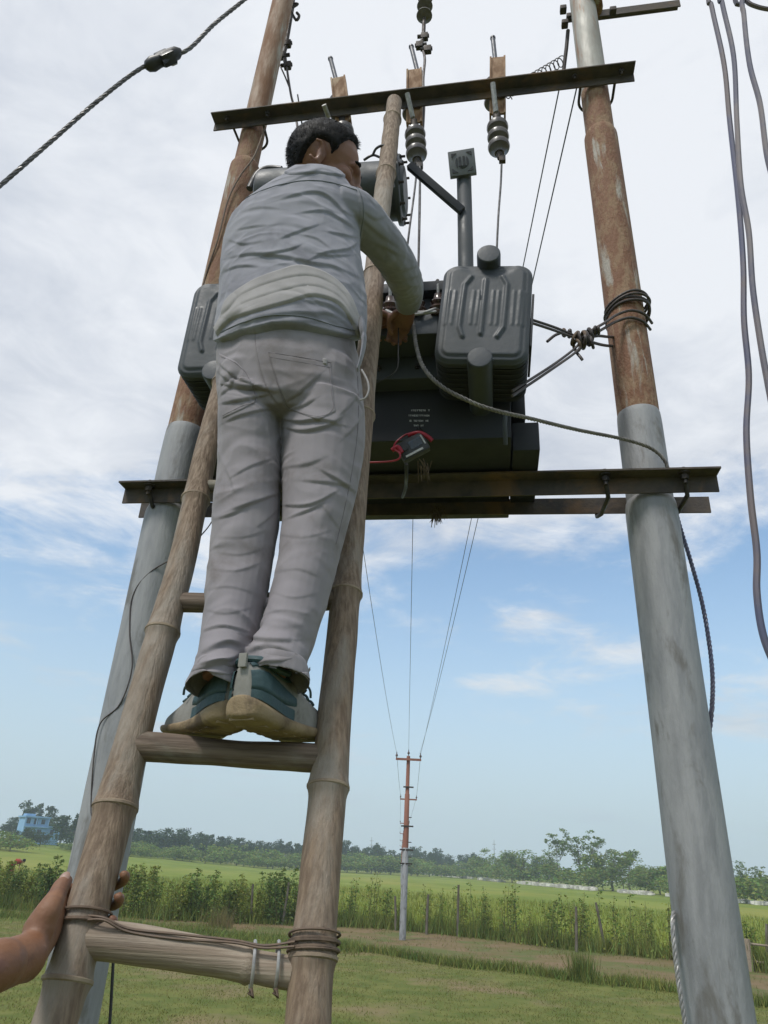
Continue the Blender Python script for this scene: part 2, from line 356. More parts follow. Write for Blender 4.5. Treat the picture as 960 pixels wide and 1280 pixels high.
fb = root_bar('platform_beam', angle_bar(-1.14, 1.14, -.098, -.163, 3.332, 3.262), MT['angle'], 'front angle-iron beam under the transformer, its rusty ends past both poles', 'beam')
bb = root_bar('platform_beam', angle_bar(-1.175, 1.167, .104, .16, 3.358, 3.290, slope=-.008), MT['angle'], 'rear angle-iron beam lower in view, behind the two poles under the transformer', 'beam')
for u in (.745, 1.02, -1.02):
    part('tie_rod', tube([T(u, -.135, 3.345), T(u, -.135, 3.30), T(u + .01, -.10, 3.25), T(u, .02, 3.24), T(u, .125, 3.28), T(u, .125, 3.33)], .0085, 8), MT['darkiron'], fb)
    part('washer', lathe([(0, .022), (.006, .022)], T(u, -.135, 3.319), ZZ, 12), MT['darkiron'], fb)
    part('nut', bolt(T(u, -.135, 3.312), -ZZ, .03, .014), MT['darkiron'], fb)
xa = root_bar('cross_arm', angle_bar(-1.13, 1.085, -.074, -.145, 5.645, 5.585, slope=.031), MT['angle'], 'dark angle-iron cross arm carrying the fuses between the pole tops', 'cross arm')
for u in (-.937, .905):
    for s in (-1, 1):
        part('bolt', bolt(T(u + s * .115, -.11, 5.638 + .031 * u), -ZZ, .035, .013), MT['darkiron'], xa)
    th = np.linspace(0, math.pi, 14)
    rr = .074 if u > 0 else .07
    part('u_bolt', tube([T(u - .085, -.07, 5.6 + .031 * u)] + [T(u - math.cos(t) * rr * 1.15, .01 + math.sin(t) * rr, 5.6 + .031 * u) for t in th] + [T(u + .085, -.07, 5.6 + .031 * u)], .007, 8), MT['darkiron'], xa)
# short upper arm clamped to the right pole
ta = root_bar('pole_bracket', angle_bar(.93, 1.45, .085, .14, 6.50, 6.44, slope=.03), MT['angle'], 'short rusty bracket arm clamped at the top of the wire-bound pole', 'bracket')
for p in ((704, 12), (712, 22), (706, 30), (766, 14)):
    part('clamp', box(atv(*p, .02), .018, .02, .016, bev=.004), MT['darkiron'], ta)

# ------------------------------------------------------------------ drop-out fuses
def insulator(o, d, n, r, pitch, core):
    prof = [(0, core)]
    for k in range(n):
        h = .012 + k * pitch; prof += [(h, core), (h + pitch * .15, r * .96), (h + pitch * .35, r), (h + pitch * .55, r * .93), (h + pitch * .75, core * 1.25)]
    prof += [(.012 + n * pitch, core)]
    return lathe(prof, o, d, 24)
def fuse(cx, ytop, ybot, rodtop, lowrod, ins, label):
    v0 = -.045
    a = atv(cx[0], ytop, v0); b = atv(cx[1], ybot, v0)
    r = thing('dropout_fuse', label, 'fuse', b, 'drop-out fuses on the cross arm')
    d = (a - b); ln = np.linalg.norm(d); d /= ln; ax = np.cross(NN, d); ax = -ax / np.linalg.norm(ax); ay = np.cross(d, ax)
    mid_ = (a + b) / 2
    for s in (-1, 1): part('channel_side', box(mid_ + ax * s * .037, .005, .024, ln / 2, (ax, ay, d), .001), MT['fusewood'], r)
    part('channel_web', box(mid_ - ay * .012 * (1 if ay @ NN > 0 else -1), .040, .006, ln / 2 - .002, (ax, ay, d), .001), MT['fusewood'], r)
    p0, p1 = atv(*rodtop[0], v0 - .005), atv(*rodtop[1], v0 - .005)
    part('contact_rod', join(tube([p0, p1], .0125, 10), lathe([(-.012, .015), (.0, .015)], p1, p1 - p0, 10)), MT['zinc'], r)
    q0, q1 = atv(*lowrod[0], -.16), atv(*lowrod[1], -.10)
    part('mounting_bolt', join(tube([q0, q1], .013, 10)), MT['alu'], r)
    # upper insulator behind the arm
    part('insulator', insulator(mid_ + d * ln * .28 + ax * .02 + NN * .05, -d, 4, .052, .05, .022), MT['porcelain'], r)
    if ins:
        s0, s1 = atv(*ins[0], -.05), atv(*ins[1], -.05)
        ll = np.linalg.norm(s1 - s0)
        iq = part('insulator', insulator(s0 + (s1 - s0) * .15, s1 - s0, 3, .055, ll * .29, .024), MT['porcelain'], r)
        part('end_cap', tube([s0 - (s1 - s0) * .12, s0 + (s1 - s0) * .3], .022, 12), MT['darkiron'], iq)
        part('terminal', join(tube([s1, s1 + (s1 - s0) * .22], [.02, .012], 10), box(s1 + (s1 - s0) * .25 + EE * .012, .016, .012, .018, bev=.003)), MT['darkiron'], iq)
    return r
fuse((423, 430), 100, 156, ((421, 103), (413, 73)), ((405, 131), (411, 147)), ((428, 150), (434, 205)), "fuse on the cross arm, partly hidden behind the man's head")
fuse((518, 518), 90, 157, ((522, 90), (514, 58)), ((509, 117), (516, 147)), ((518, 157), (521, 197)), 'fuse on the cross arm just right of the ladder top')
fuse((622, 622), 75, 146, ((619, 75), (616, 47)), ((616, 104), (620, 140)), ((621, 148), (624, 189)), 'fuse on the cross arm farthest from the man')

# ------------------------------------------------------------------ transformer
tr = thing('transformer', 'dark grey oil transformer with ribbed radiators on the steel platform between the poles', 'transformer', T(0, 0, 3.336))
def tb(name, u0, u1, v0, v1, z0, z1, m='tshade', par=None, bev=.006):
    return part(name, box(T((u0 + u1) / 2, (v0 + v1) / 2, (z0 + z1) / 2), (u1 - u0) / 2, (v1 - v0) / 2, (z1 - z0) / 2, bev=bev), MT[m], par or tr, auto=30)
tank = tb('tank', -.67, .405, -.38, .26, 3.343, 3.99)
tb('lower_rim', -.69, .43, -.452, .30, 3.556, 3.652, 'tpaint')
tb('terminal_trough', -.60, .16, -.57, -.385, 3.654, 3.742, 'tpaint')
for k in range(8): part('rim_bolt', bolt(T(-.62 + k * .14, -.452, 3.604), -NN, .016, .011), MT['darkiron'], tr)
lid = tb('lid', -.72, .455, -.42, .30, 3.992, 4.04, 'tshade')
for k in range(9):
    part('lid_bolt', bolt(T(-.67 + k * .135, -.40, 4.04), ZZ, .02, .012), MT['darkiron'], lid)
skid = tb('skid', .41, .505, -.30, .20, 3.338, 3.455, 'tshade'); tb('skid', -.76, -.675, -.30, .20, 3.338, 3.455, 'tshade')
tb('valve_body', .41, .46, -.30, -.17, 3.48, 3.60, 'tshade'); 
part('drain_tube', tube([atv(632, 514, -.47), atv(631, 530, -.47), atv(632, 556, -.43)], .0075, 10), MT['tpaint'], tr)
#, tube([T(.52, -.22, 3.46), T(.521, -.22, 3.62)], .006, 8), MT['alu'], tr)
# low-voltage bushings along the trough
for px_ in (487, 521, 548):
    c = atv(px_, 412, -.55); c[2] = 3.742
    q = part('bushing', lathe([(0, .034), (.012, .036), (.02, .026), (.032, .034), (.042, .024), (.055, .030), (.066, .018), (.085, .014)], c, ZZ - .35 * NN, 18), MT['brownporc'], tr)
    part('stud', tube([c + (ZZ - .35 * NN) * .07, c + (ZZ - .35 * NN) * .115], .006, 8), MT['alu'], q)
for k, px_ in enumerate((560, 640, 470)):
    c = T(-.25 + .25 * k, .1, 4.04)
    part('high_voltage_bushing', insulator(c, ZZ, 4, .05, .06, .024), MT['brownporc'], tr)

# radiator fins: pressed panels with beads
def fin_front(wd, ht, rad):
    nx, ny = 72, 96; X, Z = np.meshgrid(np.linspace(-wd / 2, wd / 2, nx), np.linspace(-ht / 2, ht / 2, ny))
    cx, cz = wd / 2 - rad, ht / 2 - rad
    dx, dz = np.abs(X) - cx, np.abs(Z) - cz; m = (dx > 0) & (dz > 0); d = np.hypot(dx, dz)
    k = np.where(m & (d > rad), rad / np.maximum(d, 1e-9), 1.0)
    X = np.where(m, np.sign(X) * (cx + dx * k), X); Z = np.where(m, np.sign(Z) * (cz + dz * k), Z)
    dx, dz = np.abs(X) - cx, np.abs(Z) - cz
    inset = np.where((dx > 0) & (dz > 0), rad - np.hypot(np.maximum(dx, 0), np.maximum(dz, 0)), np.minimum(wd / 2 - np.abs(X), ht / 2 - np.abs(Z)))
    sm = lambda a, b, x: (lambda t: t * t * (3 - 2 * t))(np.clip((x - a) / (b - a), 0, 1))
    H = .012 * sm(0, .012, inset) + .007 * sm(.020, .030, inset)
    def seg(p, q, wdt, amp):
        nonlocal H
        p, q = np.array(p), np.array(q); vv = q - p; t = np.clip(((X - p[0]) * vv[0] + (Z - p[1]) * vv[1]) / (vv @ vv), 0, 1)
        dd = np.hypot(X - p[0] - t * vv[0], Z - p[1] - t * vv[1]); return amp * (1 - sm(wdt * .35, wdt, dd))
    def bead(pts, wdt, amp):
        nonlocal H
        b = np.zeros_like(H)
        for p, q in zip(pts[:-1], pts[1:]): b = np.maximum(b, seg(p, q, wdt, abs(amp)))
        H = H + np.sign(amp) * b
    P = lambda x, y: ((x - 470) * wd / 700, (548 - y) * ht / 735)
    bead([P(345, 300), P(300, 360), P(290, 680), P(320, 745)], .0095, .0075)
    bead([P(463, 325), P(455, 725)], .0105, .0075)
    bead([P(590, 300), P(630, 360), P(622, 680), P(580, 745)], .0095, .0075)
    for x in (185, 232, 378, 420, 530, 572, 690, 735, 772):
        if abs(x - 300) > 40: bead([P(x, 410), P(x - 6, 655)], .006, .0032)
    bead([P(360, 205), P(590, 205)], .05, -.006)
    v = np.stack([X, H, Z], -1).reshape(-1, 3); f = [(j * nx + i, j * nx + i + 1, (j + 1) * nx + i + 1, (j + 1) * nx + i) for j in range(ny - 1) for i in range(nx - 1)]
    # back plate ring
    return v, f
def plate_outline(wd, ht, rad, k=6):
    o = []
    for (sx, sz, a0) in ((1, 1, 0), (-1, 1, 90), (-1, -1, 180), (1, -1, 270)):
        for i in range(k + 1):
            a = R_(a0 + 90 * i / k); o.append((sx * (wd / 2 - rad) + rad * math.cos(a), sz * (ht / 2 - rad) + rad * math.sin(a)))
    return np.array(o)
def radiator(u, z, tilt, wd=.305, ht=.425, vf=-.615):
    ca, sa = math.cos(tilt), math.sin(tilt); ax = ca * EE - sa * ZZ; az = sa * EE + ca * ZZ
    c = T(u, vf, z)
    rad = thing('radiator', None, None, c); rad.parent = tr; rad.location = tuple(c - wloc(tr))
    v, f = fin_front(wd, ht, .052); vv = c + v[:, :1] * ax - v[:, 1:2] * NN + v[:, 2:] * az
    part('fin', (vv, [q[::-1] for q in f]), MT['tpaint'], rad, auto=80)
    ol = plate_outline(wd, ht, .052); nf = 8
    for k in range(nf):
        # each fin is a thin pressed pillow: outline, swollen mid, outline
        c0 = c + NN * (.0005 + k * .0265); n = len(ol); rings = []
        for off, sc in ((0, 1.0), (.004, 1.006), (.010, .97), (.0165, .97), (.0205, 1.0)):
            rings.append(c0 + off * NN + ol[:, :1] * sc * ax + ol[:, 1:] * sc * az)
        g = np.concatenate(rings); ff = [(a * n + i, a * n + (i + 1) % n, (a + 1) * n + (i + 1) % n, (a + 1) * n + i) for a in range(4) for i in range(n)]
        ff += [tuple(range(n))[::-1], tuple(4 * n + i for i in range(n))]
        part('fin', (g, [q[::-1] for q in ff]), MT['tpaint'] if k == 0 else MT['tshade'], rad, auto=50)  # fins behind the front one carry their shade in the colour
    for zz_, dv in ((ht / 2 + .012, -.05), (-ht / 2 - .004, -.045)):
        o = c + az * zz_ + ax * (.0 if zz_ > 0 else .0) + NN * dv
        part('header_pipe', lathe([(0, .030), (.001, .037), (.004, .040), (.012, .041), (.30, .041)], o, NN, 28), MT['tpaint'], rad, auto=35)
    part('side_strap', box(c + ax * (wd / 2 + .006) + NN * .09 - az * .02, .004, .085, .11, (ax, NN, az), .001), MT['tshade'], rad)
    return rad
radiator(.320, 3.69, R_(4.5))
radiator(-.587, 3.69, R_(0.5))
# conservator drum
cs0, cs1 = T(-.70, -.28, 4.735), T(-.045, -.28, 4.72)
cons = part('conservator', lathe([(0, .10), (.012, .122), (.03, .127), (.62, .127), (.645, .127)], cs0, cs1 - cs0, 36), MT['tpaint'], tr)
part('end_flange', lathe([(0, .127), (.0, .148), (.016, .150), (.020, .146), (.022, .11), (.034, .10), (.04, .03)], cs1 - EE * .012, EE, 36), MT['tpaint'], cons)
for k in range(10):
    a = 2 * math.pi * k / 10; part('flange_bolt', bolt(cs1 + NN * .137 * math.cos(a) + ZZ * .137 * math.sin(a) - EE * .006, EE, .036, .010), MT['darkiron'], cons)
for u in (-.58, -.12): tb('conservator_support', u - .015, u + .015, -.30, -.26, 4.04, 4.61, 'tshade')
part('breather_pipe', tube(smooth_path([atv(312, 236, -.33), atv(322, 218, -.33), atv(335, 211, -.33), atv(352, 212, -.33)], 6), .016, 12), MT['black'], tr)
# explosion vent with its slotted plate, and the stay to the drum
vb = T(.245, -.2, 4.04); vt = T(.235, -.2, 4.80)
vent = part('vent_pipe', tube(smooth_path([vb, T(.24, -.2, 4.5), vt, T(.234, -.215, 4.85), T(.232, -.25, 4.885)], 6), .0335, 20), MT['tpaint'], tr)
pc = T(.228, -.262, 4.885); pn = -NN * .93 - ZZ * .37; pn /= np.linalg.norm(pn); pa = EE * .995 + ZZ * .09; pa -= pn * (pa @ pn); pa /= np.linalg.norm(pa); pb = np.cross(pn, pa); pb *= np.sign(pb[2])
part('vent_plate', box(pc, .060, .060, .012, (pa, pb, pn), .003), MT['ventpaint'], vent)
for sx in (-1, 1):
    for sy in (-1, 1): part('plate_slot', extrude([pc + pn * .0125 + pa * sx * x + pb * sy * y for x, y in ((.022, .046), (.046, .046), (.046, .026), (.036, .034))], pn * .002), MT['black'], vent, False)
for x in (-.009, .009): part('plate_slot', box(pc + pn * .0135 + pa * x, .005, .027, .001, (pa, pb, pn)), MT['black'], vent, False)
for sx in (-1, 1):
    ar = [(sx * (.020 + .010 * math.cos(a)), .024 * math.sin(a)) for a in np.linspace(-1.57, 1.57, 7)]
    part('plate_slot', extrude([pc + pn * .0127 + pa * x + pb * y for x, y in ar], pn * .002), MT['black'], vent, False)
b0, b1 = atv(512, 207, -.33), atv(578, 264, -.235)
part('stay_bar', box((b0 + b1) / 2, np.linalg.norm(b1 - b0) / 2, .012, .019, ((b1 - b0) / np.linalg.norm(b1 - b0), NN, np.cross((b1 - b0) / np.linalg.norm(b1 - b0), NN)), .002), MT['tshade'], tr)
# stencilled rows on the tank face
rs = random.Random(3); gl = []
for row, (x0, x1, y) in enumerate(((514, 537, 513), (508, 537, 519.5), (512, 534, 526), (517, 529, 532))):
    x = x0
    while x < x1:
        ww = rs.uniform(1.2, 2.4); hgt = 2.2
        if rs.random() < .86:
            P_ = [atv(x + a, y + b, -.3812) for a, b in ((0, hgt / 2), (ww, hgt / 2), (ww, -hgt / 2), (0, -hgt / 2))]
            t_ = rs.choice((0, 1, 2)); q = lambda a, b: P_[0] + (P_[1] - P_[0]) * a + (P_[3] - P_[0]) * b
            for (a0, b0_, a1, b1_) in ([(0, 0, .35, 1), (.35, .62, 1, 1), (.35, 0, 1, .34)], [(0, 0, .3, 1), (.7, 0, 1, 1), (.3, .36, .7, .66)], [(0, .68, 1, 1), (.33, 0, .68, .68)])[t_]:
                gl.append((np.array([q(a0, b0_), q(a1, b0_), q(a1, b1_), q(a0, b1_)]), [(0, 1, 2, 3)]))
        x += ww + rs.uniform(.3, .6)
part('stencil_lettering', join(*gl), MT['white'], tr, False)

# ------------------------------------------------------------------ multimeter hung on the tank, straw
mc = atv(516, 560, -.46); mx = EE * .86 + ZZ * .50; mx /= np.linalg.norm(mx); mn = -NN * .8 - ZZ * .15; mn -= mx * (mn @ mx); mn /= np.linalg.norm(mn); my = np.cross(mn, mx); my *= np.sign(my[2])
mm_ = thing('multimeter', 'small black multimeter with red leads hanging against the transformer tank', 'multimeter', mc)
part('case', box(mc, .050, .034, .017, (mx, my, mn), .006), MT['black'], mm_)
part('face_plate', box(mc + mn * .017, .044, .028, .0015, (mx, my, mn), .001), MT['meterface'], mm_)
part('display', box(mc + mn * .0195 + mx * .012 + my * .004, .022, .015, .001, (mx, my, mn)), MT['screen'], mm_)
part('dial', lathe([(0, .012), (.006, .011)], mc + mn * .018 - mx * .028 + my * .006, mn, 16), MT['black'], mm_)
part('label_strip', box(mc + mn * .0195 - mx * .006 - my * .024, .032, .0035, .001, (mx, my, mn)), MT['white'], mm_)
part('label_strip', box(mc + mn * .0195 + mx * .041 + my * .004, .0025, .018, .001, (mx, my, mn)), MT['white'], mm_)
part('test_lead', tube(smooth_path([atv(462, 578, -.47), atv(485, 577, -.49), atv(498, 574, -.50), atv(500, 567, -.50), atv(493, 561, -.49), atv(495, 553, -.47), atv(508, 543, -.46), atv(525, 541, -.45), atv(539, 547, -.45)], 6), .0032, 8), MT['red'], mm_)
part('test_lead', tube(smooth_path([atv(490, 563, -.485), atv(497, 559, -.49), atv(502, 566, -.485)], 5), .0085, 10), MT['red'], mm_)
part('test_lead', tube(smooth_path([atv(510, 544, -.47), atv(523, 541, -.475), atv(533, 545, -.475), atv(540, 551, -.47)], 5), .0075, 10), MT['red'], mm_)
part('strap', tube(smooth_path([atv(508, 580, -.47), atv(508, 595, -.42), atv(507, 610, -.30), atv(503, 622, -.2)], 5), [.006] * 15 + [.004], 8), MT['black'], mm_)
part('hook', tube(smooth_path([atv(524, 534, -.385), atv(525, 540, -.43), atv(523, 548, -.46)], 5), .005, 8), MT['black'], mm_)
def straw(p, n, dirs, ln, label):
    g = []
    for k in range(n):
        d = np.array(dirs) + RNG.normal(0, .45, 3); d /= np.linalg.norm(d); l_ = ln * RNG.uniform(.4, 1.1)
        s = p + RNG.normal(0, .012, 3); g.append(tube([s - d * .02, s + d * l_ * .6, s + d * l_ + V3(0, 0, -.01)], [.0022, .0018, .0008], 4))
    o = solo('straw_tuft', join(*g), MT['straw'], label, 'straw', kind='stuff', smooth=False); return o
straw(atv(547, 640, .05), 40, (0, -.2, -1), .045, 'dry straw tuft poking out below the rear beam')
straw(atv(531, 584, -.36), 12, (0.1, -.2, -1), .06, 'loose straw strands hanging below the multimeter')
# ================================================================== bamboo ladder
def rail_geo(pts_px, dia, ext_bottom=True, nodes=()):
    P = np.array([atl(*p) for p in pts_px]); D = np.array(dia)
    if ext_bottom:
        d = (P[0] - P[1]) / np.linalg.norm(P[0] - P[1]); d = P[0] - P[2]; d = d / np.linalg.norm(d); k = P[0][2] / -d[2]
        P = np.concatenate([[P[0] + d * k], [P[0] + d * k * .5], P]); D = np.concatenate([[D[0] * 1.08, D[0] * 1.04], D])
    s0 = np.concatenate([[0], np.cumsum(np.linalg.norm(np.diff(P, axis=0), axis=1))]); u_ = np.linspace(0, s0[-1], 500); Q = np.stack([np.interp(u_, s0, P[:, k]) for k in range(3)], 1); dd = np.interp(u_, s0, D)
    for _ in range(60): Q[1:-1] = (Q[:-2] + 2 * Q[1:-1] + Q[2:]) / 4
    s = np.concatenate([[0], np.cumsum(np.linalg.norm(np.diff(Q, axis=0), axis=1))])
    return Q, dd, s
def rail(parent, pts, dia, node_y, seed):
    Q, dd, s = rail_geo(pts, dia)
    S_ = np.linspace(0, s[-1], 760); P = np.stack([np.interp(S_, s, Q[:, k]) for k in range(3)], 1); r = np.interp(S_, s, dd) / 2
    px_y = pix(P)[0][:, 1]; ok_ = (pix(P)[1] > .4) & (P[:, 2] > 1.2); ns = [np.interp(-y, -px_y[ok_], S_[ok_]) for y in node_y] + [q for q in np.arange(.2, np.interp(-1300, -px_y[ok_], S_[ok_]) - .25, .36)]
    for a in ns: r = r * (1 + .12 * np.exp(-((S_ - a) / .011) ** 2) + .04 * np.exp(-((S_ - a - .02) / .02) ** 2))
    rr = random.Random(seed); P = P + np.stack([np.array([mnoise.noise(Vector((x * 2.2, seed, k))) for x in S_]) * .004 for k in range(3)], 1)
    v, f = tube(P, r, 22)
    v = np.array([p + Vector((mnoise.noise(Vector(p) * 14), mnoise.noise(Vector(p) * 14 + Vector((9, 0, 0))), 0)).to_tuple() * np.array([.0016, .0016, 0]) for p in v])
    o = part('rail', (v, f), MT['bamboo'], parent, auto=60)
    for a in ns:
        c = np.array([np.interp(a, S_, P[:, k]) for k in range(3)]); c2 = np.array([np.interp(a + .004, S_, P[:, k]) for k in range(3)])
        q = np.interp(a, S_, r); part('node_ring', lathe([(-.004, q * .97), (-.002, q * 1.035), (.002, q * 1.035), (.004, q * .97)], c, c2 - c, 22), MT['node'], o)
    return P, r
lad = thing('bamboo_ladder', 'weathered bamboo pole ladder leaning up to the transformer under the man', 'ladder', V3(-.2, LAD(0), 0))
PR, rR = rail(lad, [(385, 1280), (397, 1130), (410, 985), (423, 850), (431, 750), (440, 650), (449, 550), (456, 480), (464, 400), (469, 330), (480, 240), (487, 180), (493, 128)],
     [.067, .066, .065, .063, .063, .062, .062, .062, .064, .066, .068, .070, .068], (1200, 985, 742, 520, 345, 218, 150), 1)
PL, rL = rail(lad, [(66, 1285), (82, 1235), (118, 1105), (146, 1000), (172, 900), (202, 800), (229, 700), (245, 620), (261, 550), (277, 490), (296, 410), (312, 340)],
     [.063, .064, .066, .066, .063, .061, .058, .058, .057, .056, .055, .053], (1226, 1010, 790, 625, 480, 380), 2)
def rung(a, b, dia, m, seed, cut=None):
    A, B = atl(*a), atl(*b); n = 40; t = np.linspace(0, 1, n); P = A + (B - A) * t[:, None]
    P = P + np.stack([0 * t, 0 * t, .006 * np.sin(t * 3 + seed)], 1)
    r = dia / 2 * (1 + .05 * np.sin(t * 5 + seed)) * np.where(cut is not None, np.where(t > (cut or 2), 1.0 - .12 * (t > (cut or 2)), 1), 1)
    if cut: r = r * (1 + .10 * np.exp(-((t - cut) / .012) ** 2))
    v, f = tube(P, r, 20); v = np.array([p + np.array([0, mnoise.noise(Vector(p) * 18) * .002, mnoise.noise(Vector(p) * 16 + Vector((5, 5, 5))) * .002]) for p in v])
    return part('rung', (v, f), MT[m], lad, auto=60)
rung((103, 1177), (366, 1212), .052, 'bamboopale', 1, .80)
rung((160, 936), (402, 943), .050, 'bamboo2', 2)
rung((215, 753), (422, 748), .043, 'bamboo2', 3)
rung((252, 606), (444, 602), .034, 'bamboo2', 4)
rung((282, 480), (458, 474), .040, 'bamboo2', 5)
def wrap(P, r, px_y, turns, m, rad=.0022, pitch=.008, tilt=.35, extra=1.06):
    yy = pix(P)[0][:, 1]; k = int(np.argmin(np.abs(yy - px_y))); c = P[k]; d = P[min(k + 8, len(P) - 1)] - P[k - 8]; a, b, d = frame_of(d)
    t = np.linspace(0, turns * 2 * math.pi, int(turns * 26)); q = r[k] * extra + rad
    pts = c + q * np.cos(t)[:, None] * a + q * np.sin(t)[:, None] * b + d * ((t / (2 * math.pi) - turns / 2) * pitch)[:, None] + (d * .012 * tilt) * np.sin(t * .5)[:, None]
    return tube(pts, rad, 6)
part('binding_wire', wrap(PR, rR, 1180, 5, 0, pitch=.0055), MT['wirerust'], lad)
part('binding_wire', wrap(PL, rL, 1152, 3, 0, pitch=.007), MT['wirerust'], lad)
w0 = [atl(108, 1150, -.035), atl(130, 1152, -.04), atl(160, 1163, -.03), atl(220, 1173, -.028), atl(290, 1180, -.028), atl(330, 1184, -.03), atl(368, 1182, -.035)]
for k in range(2): part('binding_wire', tube(smooth_path([p + V3(0, .003 * k, .004 * k + .002 * math.sin(i * 2 + k)) for i, p in enumerate(w0)], 6), .002, 6), MT['wirerust'], lad)
for x in (314, 344):
    c = atl(x + 2, 1206); A, B = atl(103, 1177), atl(366, 1212); d = (B - A) / np.linalg.norm(B - A); a, b, d = frame_of(d); t = np.linspace(0, 2 * math.pi * 1.06, 40)
    part('wire_loop', tube(c + .0305 * np.cos(t)[:, None] * a + .0305 * np.sin(t)[:, None] * b + d * (.006 * np.sin(t + 1.2))[:, None], .0026, 8), MT['alu'], lad)
    part('wire_knot', tube([c + V3(.004, -.027, -.026), c + V3(.008, -.03, -.036), c + V3(.002, -.03, -.030)], .0034, 6), MT['wirerust'], lad)

# ================================================================== wires and cables
def cable(name, pts, r, m, label, cat='cable', n=8, seg=8, group=None):
    return solo(name, tube(smooth_path(pts, n), r, seg), MT[m], label, cat, group)
def stranded(pts, r, strands=3, turns_per_m=18, n=10, seg=6):
    Q = smooth_path(pts, n); s = np.concatenate([[0], np.cumsum(np.linalg.norm(np.diff(Q, axis=0), axis=1))]); m = max(40, int(s[-1] * turns_per_m * 9))
    S_ = np.linspace(0, s[-1], m); P = np.stack([np.interp(S_, s, Q[:, k]) for k in range(3)], 1); t = np.gradient(P, axis=0); t /= np.linalg.norm(t, axis=1)[:, None]
    a = np.cross(t, V3(.31, .2, .93)); a /= np.linalg.norm(a, axis=1)[:, None]; b = np.cross(t, a); g = []
    for k in range(strands):
        ph = 2 * math.pi * (k / strands + S_ * turns_per_m); g.append(tube(P + r * .55 * (np.cos(ph)[:, None] * a + np.sin(ph)[:, None] * b), r * (.55 if strands > 2 else .5), seg))
    return join(*g)
# the far line and its wires are set out from the same pole positions
FARP = [(503, 1175, 25.8, 5.42, .86), (507, 1106, 41.5, 5.4, .9), (503.5, 1096, 66, 5.45, .8), (502.5, 1092, 88, 5.5, .8), (502, 1089, 112, 5.5, .8), (501.5, 1088, 140, 5.5, .8)]
FP = []
for k, (x, y, d, h, aw) in enumerate(FARP):
    p = at(x, y, d); FP.append(V3(p[0], d, 0))
MT['farrust'] = mat('rust_red_pole', (.20, .075, .05), (.26, .12, .085), 3, (1, 1, .3), .8)
fl = ['first rusty line pole standing beyond the lawn before the hedge', 'second line pole seen just behind the first, across the hedge', 'third pole of the receding line', 'fourth pole of the receding line', 'fifth pole of the receding line', 'farthest pole of the receding line']
PIN = []
for k, p in enumerate(FP):
    h, aw = FARP[k][3], FARP[k][4]
    r = thing('line_pole', fl[k], 'utility pole', p, 'distant line poles')
    part('lower_section', lathe([(0, .105), (2.55, .10), (2.58, .085)], p, ZZ, 14), MT['galv'], r)
    part('upper_section', lathe([(2.55, .085), (4.2, .082), (4.22, .066), (h, .06)], p, ZZ, 14), MT['farrust'], r)
    cx = V3(1, -.06, -.0) ; cx /= np.linalg.norm(cx)
    part('cross_arm', box(p + V3(0, -.09, h - .12), aw / 2, .03, .035, (cx, np.cross(ZZ, cx), ZZ)), MT['farrust'], r)
    for z_, w_ in ((h - 1.0, .17), (h - 2.2, .2), (h - 2.9, .22), (h - 3.3, .2)):
        part('bracket', box(p + V3(.03, -.08, z_), w_, .02, .022, (cx, np.cross(ZZ, cx), ZZ)), MT['darkiron'], r)
    pins = []
    for s in (-1, 0, 1):
        q = p + cx * s * aw * .47 + V3(0, -.09, h - .09) + (V3(0, .06, .1) if s == 0 else 0)
        part('pin_insulator', lathe([(0, .015), (.05, .016), (.06, .045), (.1, .04), (.13, .02), (.2, .012)], q, ZZ, 10), MT['brownporc'], r); pins.append(q + V3(0, 0, .14))
    PIN.append(pins)
def span(A, B, sag, n=28):
    t = np.linspace(0, 1, n); P = A + (B - A) * t[:, None]; P[:, 2] -= sag * 4 * t * (1 - t); return P
MT['linewire'] = mat('line_wire', (.045, .045, .05), (.07, .07, .075), 5, rough=.5, metal=.3)
ANCH = [atv(372, 118, .12), atv(527, 88, .15), atv(709, 62, .16), atv(722, 105, .16)]
tgt = [PIN[0][0], PIN[0][1], PIN[0][2], PIN[0][2] + V3(-.03, 0, .02)]
wl = ["overhead wire running past the man's legs to the far pole", 'middle overhead wire dropping behind the transformer to the far pole', 'outer overhead wire from the wire-bound pole to the far pole', 'overhead wire beside the outer one, starting lower on the wire-bound pole']
for A, B, lb, sg in zip(ANCH, tgt, wl, (.25, .18, .16, .22)):
    solo('overhead_wire', tube(span(A, B, sg), .0042, 6), MT['linewire'], lb, 'wire', 'overhead wires to the far pole')
for k in range(len(FP) - 1):
    for s in range(3):
        solo('line_wire', tube(span(PIN[k][s], PIN[k + 1][s], .12, 14), .006, 4), MT['linewire'], ('thin %s wire between the %s poles of the receding line' % (('near-side', 'middle', 'off-side')[s], ('first and second', 'second and third', 'third and fourth', 'fourth and fifth', 'last two')[k])), 'wire', 'wires between distant poles')
